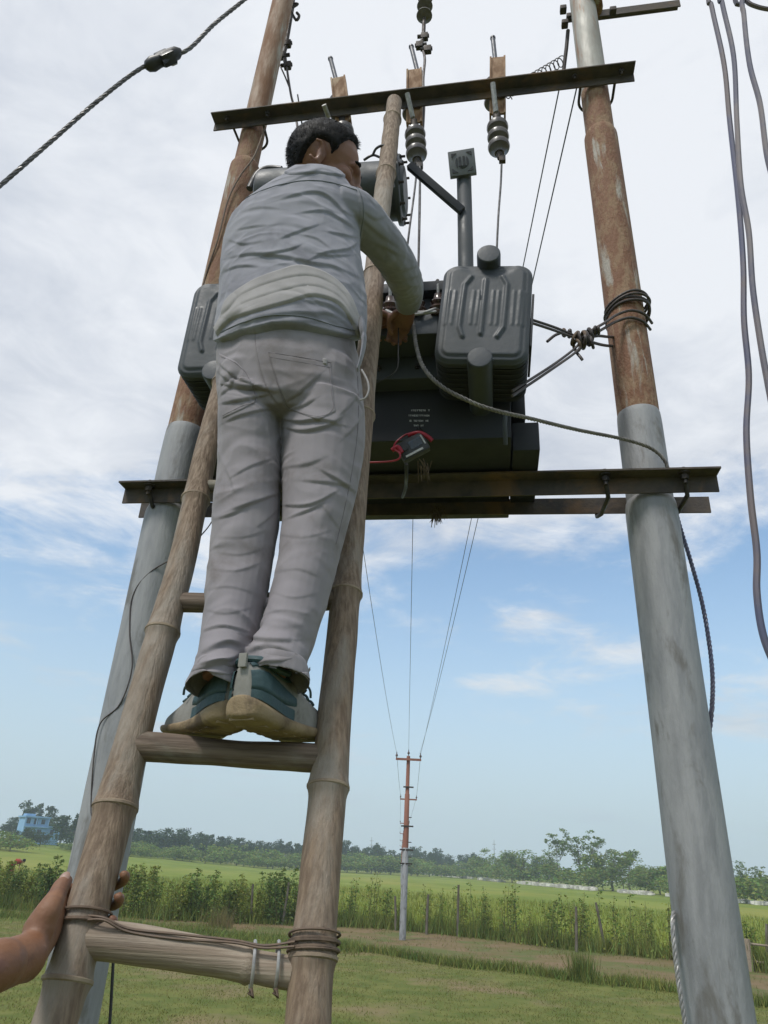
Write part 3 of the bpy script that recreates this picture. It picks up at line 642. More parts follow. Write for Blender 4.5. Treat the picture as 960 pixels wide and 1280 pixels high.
# strain insulators at the top
def strain(pts_px, v, label, discs=3):
    P = [atv(*p, v) for p in pts_px]; r = thing('strain_insulator', label, 'insulator', P[-1])
    d = P[1] - P[0]; ln = np.linalg.norm(d)
    for k in range(discs): part('disc', lathe([(0, .014), (.004, .046), (.018, .050), (.03, .03), (.04, .016)], P[0] + d * ((k + .15) / discs), d, 18), MT['porcelain'], r)
    part('link', tube([P[0], P[1]], .011, 8), MT['darkiron'], r)
    part('link', tube(smooth_path(P[1:], 4), .012, 8), MT['darkiron'], r)
    for i, p in enumerate(P[2:]):
        cl = part('dead_end_clamp', box(p + V3(.008 * (-1) ** i, 0, 0), .022, .016, .026, bev=.005), MT['darkiron'], r)
        part('clamp_bolt', lathe([(-.036, .012), (.036, .012)], p + V3(0, 0, .006), EE, 8), MT['darkiron'], cl)
    return r
strain([(533, -30), (530, 28), (529, 46), (526, 57), (533, 62)], .15, 'string of disc insulators hanging at the top between the two poles', 5)
part_ = strain([(371, -40), (366, 8), (358, 55), (355, 70), (358, 82)], .14, 'dead-end clamp and insulator close to the ladder-side pole top', 2)
cable('jumper_wire', [atv(357, 72, .14), atv(360, 95, .13), atv(364, 120, .12), atv(368, 135, .12), atv(372, 160, .1)], .007, 'wire', 'dark jumper wire hanging beside the ladder-side pole top', 'wire')
cable('jumper_wire', [atv(349, 80, .14), atv(356, 95, .13), atv(362, 110, .125)], .005, 'wire', 'short thin wire crossing to the jumper at the ladder-side pole top', 'wire')
cable('hook_bar', [atv(362, 6, .1), atv(372, 5, .1), atv(364, 12, .1), atv(370, 25, .1), atv(374, 20, .1), atv(371, 16, .1)], .009, 'darkiron', 'bent iron hook at the upper end of the ladder-side pole', 'hook', n=4)
cable('jumper_wire', [atv(710, 38, .05), atv(708, 60, .08), atv(705, 85, .12), atv(704, 100, .14)], .011, 'wire', 'thick dark jumper beside the top of the wire-bound pole', 'wire')
cable('jumper_wire', [atv(529, 64, .15), atv(531, 75, .13), atv(529, 100, .10), atv(530, 130, .06), atv(528, 170, .0), atv(526, 205, -.03)], .008, 'wire', 'jumper wire from the hanging discs down past the middle fuse', 'wire')
# coiled jumper
A_, B_ = atv(632, 118, .02), atv(703, 76, .08); t = np.linspace(0, 1, 260); a, b, d = frame_of(B_ - A_)
P_ = A_ + (B_ - A_) * t[:, None] + .026 * np.cos(t * 2 * math.pi * 14)[:, None] * a + .026 * np.sin(t * 2 * math.pi * 14)[:, None] * b
solo('coiled_wire', tube(np.concatenate([[atv(640, 124, .0), atv(636, 116, .0)], P_]), .0028, 6), MT['wire'], 'springy coil of wire from the end fuse to the wire-bound pole', 'wire')
# droppers to the transformer
dl = ['dropper wire from the end fuse down behind the radiator', 'slanting dropper wire from the middle fuse', 'upright dropper wire just right of the slanting one']
for pts, lb in zip(([(627, 205), (626, 230), (623, 270), (621, 312)], [(522, 205), (518, 240), (512, 285), (508, 318)], [(525, 208), (525, 250), (524, 300), (523, 338)]), dl):
    cable('dropper_wire', [atv(*p, -.06 + .03 * i) for i, p in enumerate(pts)], .0052, 'aludark', lb, 'wire', group='fuse droppers')
# lashings from the radiator to the pole
lash = thing('wire_lashing', 'thick twisted wire lashing tying the radiator side to the rusty pole', 'wire', atv(728, 425, -.25))
pc_ = T(.927, 0, 0)
for k in range(4):
    t = np.linspace(0, 2 * math.pi, 48); z0 = 4.225 - .020 * k; ph = RNG.uniform(-.5, .5); rk = .0895 + RNG.uniform(0, .006)
    part('wire_turn', tube([pc_ + V3(math.cos(q) * rk, math.sin(q) * rk, z0 + (.020 + .006 * (k % 2)) * math.sin(q + 2.2 + ph) + .004 * math.sin(3 * q + k)) for q in t], .0058, 8), MT['wire'], lash)
kn = atv(728, 424, -.22)
for pts in (((815, 404, .0), (806, 393, -.075), (790, 388, -.098), (772, 393, -.105), (755, 404, -.16), (738, 414, -.21)), ((813, 412, .0), (804, 402, -.075), (788, 397, -.098), (770, 402, -.110), (754, 411, -.16), (740, 419, -.21)), ((776, 433, .05), (758, 432, -.08), (744, 429, -.17)), ((778, 422, .05), (760, 421, -.09), (746, 420, -.18))):
    part('wire_strand', tube(smooth_path([atv(*p) for p in pts] + [kn], 6), .0060, 8), MT['wire'], lash)
for pts in (((650, 395, -.48), (690, 408, -.36), (710, 416, -.25)), ((650, 399, -.48), (690, 412, -.36), (712, 420, -.25)), ((640, 489, -.52), (690, 457, -.36), (718, 436, -.25)), ((640, 495, -.52), (692, 460, -.36), (722, 438, -.25))):
    part('wire_strand', tube(smooth_path([atv(*p) for p in pts] + [kn], 6), .005, 8), MT['wire'], lash)
for (x, y, rx, rz, ax_) in ((705, 416, .016, .016, 0), (712, 417, .017, .017, 0), (719, 423, .02, .042, 1), (724, 424, .02, .05, 1), (729, 424, .02, .055, 1), (734, 423, .02, .05, 1), (738, 418, .02, .038, 1), (744, 413, .015, .02, 0), (740, 428, .018, .036, 1), (748, 413, .016, .018, 0), (730, 428, .03, .03, 1), (721, 432, .02, .034, 1)):
    c = atv(x, y, -.225); t = np.linspace(0, 2 * math.pi * 1.15, 26); jit = RNG.normal(0, .25, 2)
    A2 = NN * (1 if True else 0) + EE * jit[0]; B2 = ZZ + EE * jit[1]
    part('wire_knot', tube([c + A2 * rx * math.cos(q) + B2 * rz * .62 * math.sin(q) for q in t], .0062, 7), MT['wirerust' if x % 2 else 'wire'], lash)
part('wire_end', tube(smooth_path([atv(705, 415, -.24), atv(694, 419, -.26), atv(684, 427, -.27)], 4), .006, 7), MT['wire'], lash)
part('wire_end', tube(smooth_path([atv(720, 440, -.24), atv(725, 446, -.25), atv(728, 450, -.25)], 4), .006, 7), MT['wire'], lash)
# braided service cable from the man's hand to the pole
solo('service_cable', stranded([atv(514, 393, -.53), atv(517, 408, -.60), atv(521, 435, -.66), atv(530, 460, -.70), atv(552, 483, -.71), atv(590, 503, -.69), atv(622, 514, -.64), atv(662, 523, -.52), atv(720, 537, -.36), atv(775, 548, -.22), atv(806, 557, -.155), atv(822, 566, -.125), atv(831, 576, -.115), atv(835, 586, -.105)], .0066, 3, 22), MT['strand'], "braided silver cable drooping from the man's hand across to the pole", 'cable')
solo('service_cable', stranded([atv(845, 640, .115), atv(853, 668, .11), atv(863, 700, .10), atv(878, 755, .09), atv(888, 815, .08), atv(891, 860, .06), atv(888, 905, .03), atv(880, 960, .02), atv(870, 1100, .05), T(.93, .12, .6)], .0076, 3, 20), MT['pvc'], 'dark twisted cable bowing out below the beam behind the wire-bound pole', 'cable')
solo('earth_wire', stranded([atv(842, 1140, -.03), atv(841, 1165, -.06), atv(847, 1220, -.075), atv(858, 1290, -.085), T(.87, -.1, .9), T(.86, -.12, 0)], .0062, 3, 20), MT['alu'], 'twisted silver earth wire down the near side of the wire-bound pole', 'wire')
cable('terminal_wire', [atv(480, 386, -.57), atv(489, 391, -.60), atv(500, 393, -.60), atv(520, 393, -.59), atv(548, 389, -.58)], .0058, 'alu', 'short silver wire joining the transformer terminals at the hand', 'wire')
cable('terminal_wire', [atv(520, 390, -.58), atv(532, 390, -.59), atv(546, 386, -.58), atv(556, 392, -.56)], .005, 'alu', 'thin silver wire from the hand in behind the radiator', 'wire')
cable('test_wire', [atv(497, 388, -.60), atv(498, 410, -.60), atv(498, 440, -.60), atv(496, 462, -.59), atv(480, 474, -.58), atv(462, 480, -.57)], .0022, 'black', 'thin black test wire hanging in front of the transformer', 'wire')
# thick insulated cables hanging at the right edge
hang = [([(880, -260), (884, -30), (890, 10), (905, 80), (912, 150), (923, 250), (929, 330), (930, 400), (936, 470), (933, 540), (938, 620), (946, 690), (946, 740), (953, 790), (968, 830), (990, 870), (1015, 980), (1030, 1150), (1040, 1400)], 1.62, 'pvc', 'longest hanging cable, running down most of the sky at the edge'),
        ([(893, -260), (898, -30), (903, 5), (917, 70), (921, 150), (926, 230), (936, 290), (941, 360), (951, 430), (960, 480), (975, 560), (985, 640), (1000, 800), (1050, 1000), (1110, 1350)], 1.60, 'pvc2', 'hanging cable that crosses the longest cable and leaves at the edge'),
        ([(935, -260), (928, -30), (930, 20), (937, 80), (950, 130), (958, 190), (968, 230), (985, 290), (1010, 420), (1050, 700), (1120, 1300)], 1.55, 'pvc2', 'short hanging cable farthest into the upper corner'),
        ([(905, -260), (915, -25), (932, 0), (945, 8), (965, 12), (990, 12), (1060, 60), (1120, 300), (1180, 900)], 1.7, 'pvc', 'cable end curving out at the very top corner')]
for pts, Y, m, lb in hang:
    cable('hanging_cable', [at(*p, Y) for p in pts], .0088, m, lb, 'cable', group='thick hanging cables')
# service drop with its piercing connector, upper left
ab = [(-700, 900), (-320, 500), (-120, 325), (-40, 262), (0, 232), (60, 180), (120, 128), (172, 88), (205, 73), (235, 62), (268, 30), (305, 0), (345, -35), (420, -120), (560, -330)]
solo('service_drop', stranded([at(*p, 1.9) for p in ab], .0082, 4, 9), MT['aludark'], 'twisted grey service cable slanting across the upper sky', 'cable')
cn = at(206, 73, 1.9); cd_ = at(230, 63, 1.9) - at(180, 86, 1.9); cd_ /= np.linalg.norm(cd_); ca_ = np.cross(cd_, V3(0, 1, -.5)); ca_ /= np.linalg.norm(ca_); cb_ = np.cross(cd_, ca_)
cr = thing('cable_connector', 'black taped clamp connector on the service cable in the sky', 'connector', cn)
part('tape_wrap', lathe([(-.095, .010), (-.085, .022), (-.06, .030), (-.03, .026), (.03, .028), (.06, .025), (.08, .012)], cn, cd_, 14), MT['black'], cr)
for s in (-1, 1): part('clamp_body', box(cn + ca_ * s * .022 + cd_ * .004, .030, .020, .024, (cd_, ca_, cb_), .006), MT['black'], cr)
part('clamp_bolt', lathe([(-.03, .008), (-.03, .015), (-.02, .015), (.03, .008)], cn + cd_ * .004, ca_, 8), MT['black'], cr)
part('metal_bridge', box(cn + cd_ * .030 + ca_ * .012 - cb_ * .01, .013, .022, .026, (cd_, ca_, cb_), .003), MT['alu'], cr)
part('tape_tail', tube([cn - cd_ * .02 - ca_ * .03, cn - cd_ * .03 - ca_ * .045, cn + cd_ * .01 - ca_ * .035], [.012, .009, .004], 6), MT['black'], cr)
# thin wires on the ladder-side pole
cable('pole_wire', [atv(331, 160, -.06), atv(318, 195, -.085), atv(300, 220, -.09), atv(285, 250, -.095), atv(272, 300, -.09), atv(257, 345, -.07), atv(245, 400, -.05), atv(232, 470, -.05)], .0045, 'wirerust', 'pale wire wandering down the rusted part of the ladder-side pole', 'wire')
cable('pole_wire', [atv(266, 650, .0), atv(256, 664, -.02), atv(230, 690, -.07), atv(188, 715, -.09), atv(166, 745, -.09), atv(162, 790, -.095), atv(165, 835, -.1), atv(150, 880, -.095), atv(125, 905, -.09), atv(117, 950, -.09), atv(114, 1015, -.09), atv(120, 1045, -.1), T(-.985, -.1, 1.6), T(-.99, -.12, 0)], .0026, 'wire', 'thin black wire down the grey lower part of the ladder-side pole', 'wire')
cable('pole_wire', [atv(172, 940, .06), atv(170, 985, .05), atv(160, 1025, .04), atv(148, 1075, .05), T(-.85, .08, 1.2), T(-.86, .1, 0)], .005, 'black', 'black wire showing between the ladder rail and the pole behind it', 'wire')
cable('rail_tie', [at(466, 194, 2.02), at(470, 186, 1.99), at(478, 182, 1.97), at(488, 184, 1.97), at(495, 190, 2.0), at(496, 199, 2.08), at(490, 200, 2.14), at(476, 197, 2.12), at(466, 194, 2.04), at(455, 200, 2.06)], .0052, 'black', 'black wire loop tying the ladder top to the oil drum', 'wire')
cable('rail_tie', [at(470, 220, 2.03), at(475, 222, 1.97), at(483, 222, 1.965), at(490, 228, 1.98), at(492, 233, 2.03), at(480, 230, 2.10), at(470, 222, 2.06)], .0042, 'wire', 'second thin wire tie around the ladder rail below the loop', 'wire')
# ================================================================== people
def remesh(geo, vox, smooth=2):
    me = _mesh('tmp', geo, None, False); o = bpy.data.objects.new('tmp', me); COL.objects.link(o)
    m = o.modifiers.new('r', 'REMESH'); m.mode = 'VOXEL'; m.voxel_size = vox
    if smooth: s = o.modifiers.new('s', 'SMOOTH'); s.factor = .5; s.iterations = smooth
    dg = bpy.context.evaluated_depsgraph_get(); e = o.evaluated_get(dg); q = e.to_mesh()
    v = np.empty(len(q.vertices) * 3); q.vertices.foreach_get('co', v); v = v.reshape(-1, 3)
    f = [tuple(p.vertices) for p in q.polygons]; e.to_mesh_clear(); bpy.data.objects.remove(o); bpy.data.meshes.remove(me)
    return v, f
def normals(v, f):
    q = np.array([p if len(p) == 4 else (*p, p[-1]) for p in f]); fn = np.cross(v[q[:, 2]] - v[q[:, 0]], v[q[:, 3]] - v[q[:, 1]])
    n = np.zeros_like(v)
    for k in range(4): np.add.at(n, q[:, k], fn)
    return n / (np.linalg.norm(n, axis=1)[:, None] + 1e-12)
def seg_dist(P, poly):
    """distance and signed side of pixel points to a polyline"""
    best = np.full(len(P), 1e9); side = np.zeros(len(P)); tt = np.zeros(len(P)); n = len(poly) - 1
    for i in range(n):
        a, b = np.array(poly[i], float), np.array(poly[i + 1], float); d = b - a; t = np.clip(((P - a) @ d) / (d @ d), 0, 1); q = P - a - t[:, None] * d; ds = np.hypot(q[:, 0], q[:, 1])
        m = ds < best; best[m] = ds[m]; side[m] = np.sign(d[0] * q[m, 1] - d[1] * q[m, 0]); tt[m] = (i + t[m]) / n
    return best, side, tt
def poly_sd(P, poly):
    """signed distance to a closed pixel polygon, positive inside"""
    pl = [tuple(p) for p in poly]; d = seg_dist(P, pl + [pl[0]])[0]; ins = np.zeros(len(P), bool); n = len(pl)
    for i in range(n):
        (x1, y1), (x2, y2) = pl[i], pl[(i + 1) % n]
        if y1 == y2: continue
        c = ((y1 > P[:, 1]) != (y2 > P[:, 1])) & (P[:, 0] < (x2 - x1) * (P[:, 1] - y1) / (y2 - y1) + x1); ins ^= c
    return np.where(ins, d, -d)
def creases(v, f, lines, facing=True):
    """sculpt folds: a groove with a soft ridge on one side, fading at the ends of the traced line"""
    n = normals(v, f); P = pix(v)[0]; view = CAM - v; view /= np.linalg.norm(view, axis=1)[:, None]
    wgt = np.clip((n * view).sum(1) * 3 + .3, 0, 1) if facing else 1
    D = np.zeros(len(v))
    for L_ in lines:
        pts, wd, amp = L_; rsd = 1 if len(pts) < 3 else 0
        sp = smooth_path([(*p, 0) for p in pts], 5)[:, :2]
        d, s, t = seg_dist(P, sp); fade = np.sin(math.pi * np.clip(t, .02, .98)) ** .7
        sd_ = d * s
        q_ = -sd_ / wd; k_ = 1 / (1 + np.exp(-np.clip(q_ * 3.2, -30, 30)))       # above the line the cloth swells and overhangs, below it tucks in sharply
        D += fade * amp * (k_ * (.55 * np.exp(-np.abs(q_) / 2.6) + .55 * np.exp(-np.abs(q_) / 8)) - (1 - k_) * (.55 * np.exp(-np.abs(q_) / 1.6) + .35 * np.exp(-np.abs(q_) / 5)))
    return v + n * (D * wgt)[:, None]
def vnoise(P):
    P = np.asarray(P); i = np.floor(P).astype(np.int64); t = P - i; t = t * t * t * (t * (t * 6 - 15) + 10); out = 0
    for dx in (0, 1):
        for dy in (0, 1):
            for dz in (0, 1):
                h = (i[:, 0] + dx) * 374761393 + (i[:, 1] + dy) * 668265263 + (i[:, 2] + dz) * 2147483647; h = (h ^ (h >> 13)) * 1274126177; h = (h ^ (h >> 16)) & 0xffff
                w_ = (t[:, 0] if dx else 1 - t[:, 0]) * (t[:, 1] if dy else 1 - t[:, 1]) * (t[:, 2] if dz else 1 - t[:, 2]); out = out + w_ * (h / 32767.5 - 1)
    return out
def ripple(v, f, amp, sc, warp=.4, seed=0, power=1.0):
    q = v @ np.array([[.92, .1, .25], [-.1, .98, .1], [-.3, -.05, .95]]) * np.array(sc) + seed * 3.17; w_ = vnoise(q * .6 + 5)[:, None] * warp; a = vnoise(q + w_); out = (1 - np.abs(a) * 2.4) if power < 0 else a
    return v + normals(v, f) * (out * amp)[:, None]
def ripple_old(v, f, amp, sc, warp=.4, seed=0, power=1.0):
    n = normals(v, f); out = np.empty(len(v)); sx, sy, sz = sc
    for i, p in enumerate(v):
        q = Vector((p[0] * sx + seed, p[1] * sy, p[2] * sz)); w_ = mnoise.noise(q * .5 + Vector((7, seed, 1))) * warp * 2
        a = mnoise.noise(q + Vector((w_, w_, w_))); out[i] = (1 - abs(a) * 2.2) if power < 0 else a
    return v + n * (out * amp)[:, None]
def shell(v, f, sd, inn, out, soft, keep=-6):
    """a panel lying on a garment: proud inside the outline, sinking just outside it"""
    n = normals(v, f); k = sstep(-soft, soft, sd); w = v + n * (out + (inn - out) * k)[:, None]
    use = sd > keep; ff = [q for q in f if all(use[i] for i in q)]; idx = sorted({i for q in ff for i in q}); mp = {a: b for b, a in enumerate(idx)}
    return w[idx], [tuple(mp[i] for i in q) for q in ff]
def facing(v, f, lim=-.15):
    view = CAM - v; view /= np.linalg.norm(view, axis=1)[:, None]; return (normals(v, f) * view).sum(1) > lim
def sec(rows, seg=26, X=V3(1, 0, 0)):
    """rows: (px left, px right, py, near-surface Y, half depth); the traced pixels lie on the near face"""
    Cc, A = [], []
    for xl, xr, y, Fs, b in rows:
        p = at((xl + xr) / 2, y, Fs + b * .8); A.append((xr - xl) / 2 * depth(p) / FPX); q = at((xl + xr) / 2, y, Fs); Cc.append(V3(p[0], Fs + b, q[2] * .5 + p[2] * .5))
    Cc = np.array(Cc); t = np.gradient(Cc, axis=0); B = []
    for i in range(len(Cc)):
        d = t[i] / np.linalg.norm(t[i]); bb = np.cross(d, X); bb *= np.sign(bb[1]) / np.linalg.norm(bb); B.append(bb * rows[i][4])
    return loft(Cc, [X * a for a in A], B, seg)
def ball(c, r, ax=(V3(1, 0, 0), V3(0, 1, 0), V3(0, 0, 1)), n=16):
    th = np.linspace(0, math.pi, n // 2 + 1)[1:-1]; g = []
    r = np.broadcast_to(r, 3)
    Cc = [np.asarray(c) + ax[2] * r[2] * math.cos(t) for t in th]
    return loft(Cc, [ax[0] * r[0] * math.sin(t) for t in th], [ax[1] * r[1] * math.sin(t) for t in th], n)
MT['skin'] = mat('brown_skin', (.195, .092, .058), (.235, .115, .075), 14, rough=.55, bump=.15, bscale=160, c3=(.12, .052, .035), s3=9, lo3=.52, hi3=.7, bdist=.002)
MT['skin2'] = mat('hand_skin', (.175, .080, .040), (.225, .110, .058), 12, rough=.58, bump=.5, bscale=170, c3=(.125, .056, .038), s3=16, lo3=.5, hi3=.7, bdist=.002)
MT['nail'] = mat('finger_nail', (.27, .17, .13), (.31, .2, .16), 40, rough=.35)
MT['hair'] = mat('black_hair', (.006, .0055, .0055), (.012, .011, .011), 90, (1, 1, .3), .6, bump=.5, bscale=260, bdist=.003, spec=.15)
MT['shirt'] = mat('grey_blue_shirt', (.218, .219, .256), (.26, .261, .294), 5, rough=.85, bump=.22, bscale=900, c3=(.172, .173, .202), s3=6, lo3=.52, hi3=.7, sheen=.1, bdist=.001, wrinkle=.7, wsc=11)
MT['wcloth'] = mat('beige_waist_cloth', (.315, .300, .300), (.275, .262, .262), 8, rough=.9, bump=.25, bscale=700, sheen=.15, bdist=.001)
MT['trouser'] = mat('grey_trousers', (.212, .195, .21), (.25, .232, .246), 6, rough=.85, bump=.25, bscale=900, c3=(.165, .146, .146), s3=7, lo3=.50, hi3=.70, sheen=.1, bdist=.001, wrinkle=.65, wsc=10)
MT['stitch'] = mat('stitch_thread', (.14, .125, .135), (.17, .15, .16), 40, rough=.9)
MT['sole'] = mat('worn_tan_sole', (.28, .21, .12), (.185, .135, .075), 14, rough=.75, bump=.35, bscale=60, c3=(.10, .07, .042), s3=14, lo3=.48, hi3=.64)
MT['upper'] = mat('dusty_beige_upper', (.26, .255, .235), (.195, .19, .17), 16, rough=.85, bump=.35, bscale=260, c3=(.11, .098, .08), s3=8, lo3=.54, hi3=.7, bdist=.002)
MT['teal'] = mat('teal_shoe_panel', (.024, .058, .066), (.042, .082, .09), 10, rough=.6, bump=.2, bscale=90, c3=(.10, .12, .11), s3=7, lo3=.56, hi3=.75)
MT['shseam'] = mat('shirt_seam', (.15, .165, .185), (.18, .195, .215), 40, rough=.9)
MT['eye'] = mat('eye_white', (.5, .48, .45), rough=.2)

man = thing('person', 'man in grey shirt and trousers standing on the bamboo ladder, working on the transformer', 'person', V3(-.22, 1.34, 2.212))
# ---- trousers
pel = sec([(274, 446, 398, 1.262, .10), (272, 450, 420, 1.258, .112), (271, 454, 445, 1.255, .122), (272, 457, 475, 1.258, .126), (273, 458, 503, 1.268, .12), (280, 455, 522, 1.285, .10)])
lleg = sec([(274, 352, 488, 1.27, .10), (273, 352, 520, 1.275, .096), (274, 351, 550, 1.28, .09), (271, 350, 590, 1.28, .085), (266, 348, 640, 1.28, .08), (261, 341, 695, 1.275, .075), (254, 332, 745, 1.262, .07), (251, 318, 790, 1.245, .062), (248, 311, 815, 1.232, .058), (243, 305, 835, 1.222, .06), (236, 302, 847, 1.214, .062), (230, 301, 864, 1.212, .06)])
rleg = sec([(350, 458, 488, 1.27, .10), (352, 457, 520, 1.275, .10), (353, 454, 550, 1.28, .096), (353, 448, 590, 1.28, .09), (353, 436, 640, 1.28, .082), (346, 421, 695, 1.272, .077), (335, 409, 745, 1.255, .072), (323, 396, 790, 1.236, .065), (309, 386, 812, 1.222, .062), (303, 383, 828, 1.212, .062), (302, 386, 843, 1.205, .064), (303, 387, 853, 1.204, .062)])
bl = ball(at(316, 474, 1.350), (.074, .078, .085)); br = ball(at(404, 474, 1.350), (.080, .078, .085))
v, f = remesh(join(pel, lleg, rleg, bl, br), .0026, 9)
v = ripple(v, f, .0030, (9, 9, 7), .9, 3); v = ripple(v, f, .0012, (13, 13, 19), 1.4, 23, -1)
CR = [([(319, 415), (322, 450), (336, 490), (350, 507)], 2.0, .004),
      ([(271, 452), (290, 468), (312, 482), (340, 490)], 2.0, .0042), ([(273, 466), (300, 484), (322, 486), (340, 489)], 1.8, .0062), ([(274, 480), (306, 486), (330, 483)], 1.7, .0045), ([(276, 505), (306, 500), (338, 493)], 1.8, .0052), ([(280, 529), (300, 520), (328, 513), (348, 512)], 1.6, .0036), ([(275, 496), (286, 486), (296, 474)], 1.8, .0035),
      ([(353, 524), (375, 528), (400, 526), (428, 532)], 1.8, .0066), ([(356, 535), (381, 539), (412, 532), (430, 520)], 1.8, .0060), ([(354, 504), (375, 491), (402, 467)], 2.2, .0038), ([(356, 514), (378, 509), (396, 498)], 1.8, .0036), ([(422, 522), (440, 505), (456, 482)], 2.2, .003), ([(430, 548), (444, 534), (457, 512)], 2.0, .0034),
      ([(353, 585), (384, 581), (404, 573)], 2.6, .0030), ([(398, 586), (425, 603), (446, 617)], 1.8, .0040), ([(375, 601), (412, 604), (440, 608)], 1.8, .0032), ([(354, 632), (388, 632), (422, 614)], 1.8, .0046), ([(358, 649), (388, 637), (404, 629)], 1.6, .0040), ([(402, 630), (416, 650), (424, 662)], 1.6, .0036),
      ([(288, 639), (319, 628), (349, 617)], 1.8, .0045), ([(272, 649), (294, 641), (311, 630)], 1.6, .0036), ([(320, 660), (334, 650), (348, 636)], 1.6, .0036), ([(282, 586), (290, 606), (291, 628)], 2.2, .0028), ([(286, 600), (312, 584), (340, 574)], 1.4, .0022),
      ([(270, 672), (304, 672), (338, 662)], 1.3, .0022), ([(268, 690), (300, 694), (336, 684)], 1.3, .0022), ([(264, 712), (296, 714), (326, 704)], 1.3, .0024), ([(346, 668), (380, 672), (418, 662)], 1.3, .0022), ([(342, 716), (372, 712), (400, 722)], 1.3, .0020), ([(258, 738), (286, 734), (318, 742)], 1.4, .0024), ([(340, 740), (366, 748), (398, 742)], 1.4, .0022), ([(256, 762), (282, 768), (314, 760)], 1.4, .0026), ([(330, 770), (356, 764), (390, 770)], 1.5, .0028), ([(254, 790), (280, 784), (312, 792)], 1.6, .0036),
      ([(252, 820), (280, 806), (302, 807)], 3.2, .007), ([(250, 833), (282, 829), (302, 817)], 3.0, .007), ([(238, 842), (272, 834), (300, 833)], 3.0, .006), ([(233, 856), (262, 846), (296, 845)], 3.0, .006),
      ([(305, 795), (334, 803), (366, 801)], 3.2, .006), ([(306, 818), (334, 808), (366, 818)], 3.2, .0065), ([(318, 830), (348, 828), (382, 822)], 3.5, .005), ([(322, 778), (350, 786), (388, 780)], 5, .0045)]
v = creases(v, f, [(a, b * (1 if max(q[1] for q in a) < 660 or min(q[1] for q in a) > 780 else 1.2), c * (.9 if max(q[1] for q in a) < 660 or min(q[1] for q in a) > 780 else .45)) for a, b, c in CR])
nz0 = normals(v, f)[:, 2]; wq = np.where(v[:, 2] < 2.36, np.clip((-nz0 - .35) / .35, 0, 1), 0); fq = np.array([q if len(q) == 4 else (*q, q[-1]) for q in f])
for _ in range(14):
    fm = wq[fq].mean(1); acc = np.zeros(len(v)); cnt = np.zeros(len(v))
    for k in range(4): np.add.at(acc, fq[:, k], fm); np.add.at(cnt, fq[:, k], 1)
    wq = acc / np.maximum(cnt, 1)
v[:, 2] += .05 * wq ** 1.6      # open trouser ends
tro = part('trousers', (v, f), MT['trouser'], man, auto=None)
P2 = pix(v)[0]; fc = facing(v, f)
def panel(name, geo, poly, inn, m, parent, soft=2.0, out=-.004, lim=-.1, keep=-5):
    vv, ff = geo; sd = poly_sd(pix(vv)[0], poly); sd = np.where(facing(vv, ff, lim), sd, -50); g = shell(vv, ff, sd, inn, out, soft, keep); return part(name, g, m, parent, auto=None)
panel('back_pocket', (v, f), [(334, 439), (372, 446), (414, 453), (417, 490), (420, 515), (398, 526), (360, 512), (346, 480)], .0018, MT['trouser'], tro, 1.2)
panel('back_pocket', (v, f), [(274, 441), (296, 452), (312, 470), (322, 502), (304, 512), (278, 524), (275, 480)], .0016, MT['trouser'], tro, 1.2)
#, (v, f), [(334, 438), (374, 445), (415, 452), (415, 458), (372, 452), (335, 445)], .0030, MT['trouser'], tro, 1.0, keep=-3)
panel('pocket_button', (v, f), [(403, 448), (409, 449), (409, 457), (403, 456)], .004, MT['wcloth'], tro, .8, keep=-2)
panel('ankle_hem', (v, f), [(300, 838), (330, 833), (360, 842), (390, 838), (390, 862), (300, 860)], .003, MT['trouser'], tro, 1.2)
TG = (v, f)
# ---- shirt
tor = sec([(269, 449, 432, 1.240, .135), (270, 454, 412, 1.240, .134), (272, 460, 380, 1.245, .13), (274, 461, 350, 1.248, .126), (276, 456, 315, 1.250, .124), (280, 453, 285, 1.252, .122), (290, 453, 258, 1.256, .116), (308, 452, 240, 1.262, .10), (334, 447, 226, 1.272, .084), (356, 436, 215, 1.288, .068)])
arm_pts = [(418, 262, 1.345), (444, 270, 1.37), (468, 293, 1.44), (489, 319, 1.52), (502, 341, 1.61), (509, 358, 1.71), (511, 371, 1.80), (510, 380, 1.86)]
def px_path(pp, n=5): return smooth_path([at(*p) for p in pp], n)
ra = tube(px_path(arm_pts), smooth_path(np.array([.062, .064, .058, .0545, .0535, .049, .044, .041])[:, None], 5)[:, 0], 20)
larm_pts = [(335, 275, 1.365), (335, 290, 1.42), (345, 308, 1.52), (362, 328, 1.64), (395, 352, 1.76), (430, 372, 1.84), (455, 384, 1.88)]
la = tube(px_path(larm_pts), smooth_path(np.array([.06, .06, .056, .054, .050, .045, .040])[:, None], 5)[:, 0], 18)
v, f = remesh(join(tor, ra, la), .0026, 10)
v = ripple(v, f, .0030, (8, 8, 8), 1.0, 11); v = ripple(v, f, .0012, (12, 12, 20), 1.4, 21, -1)
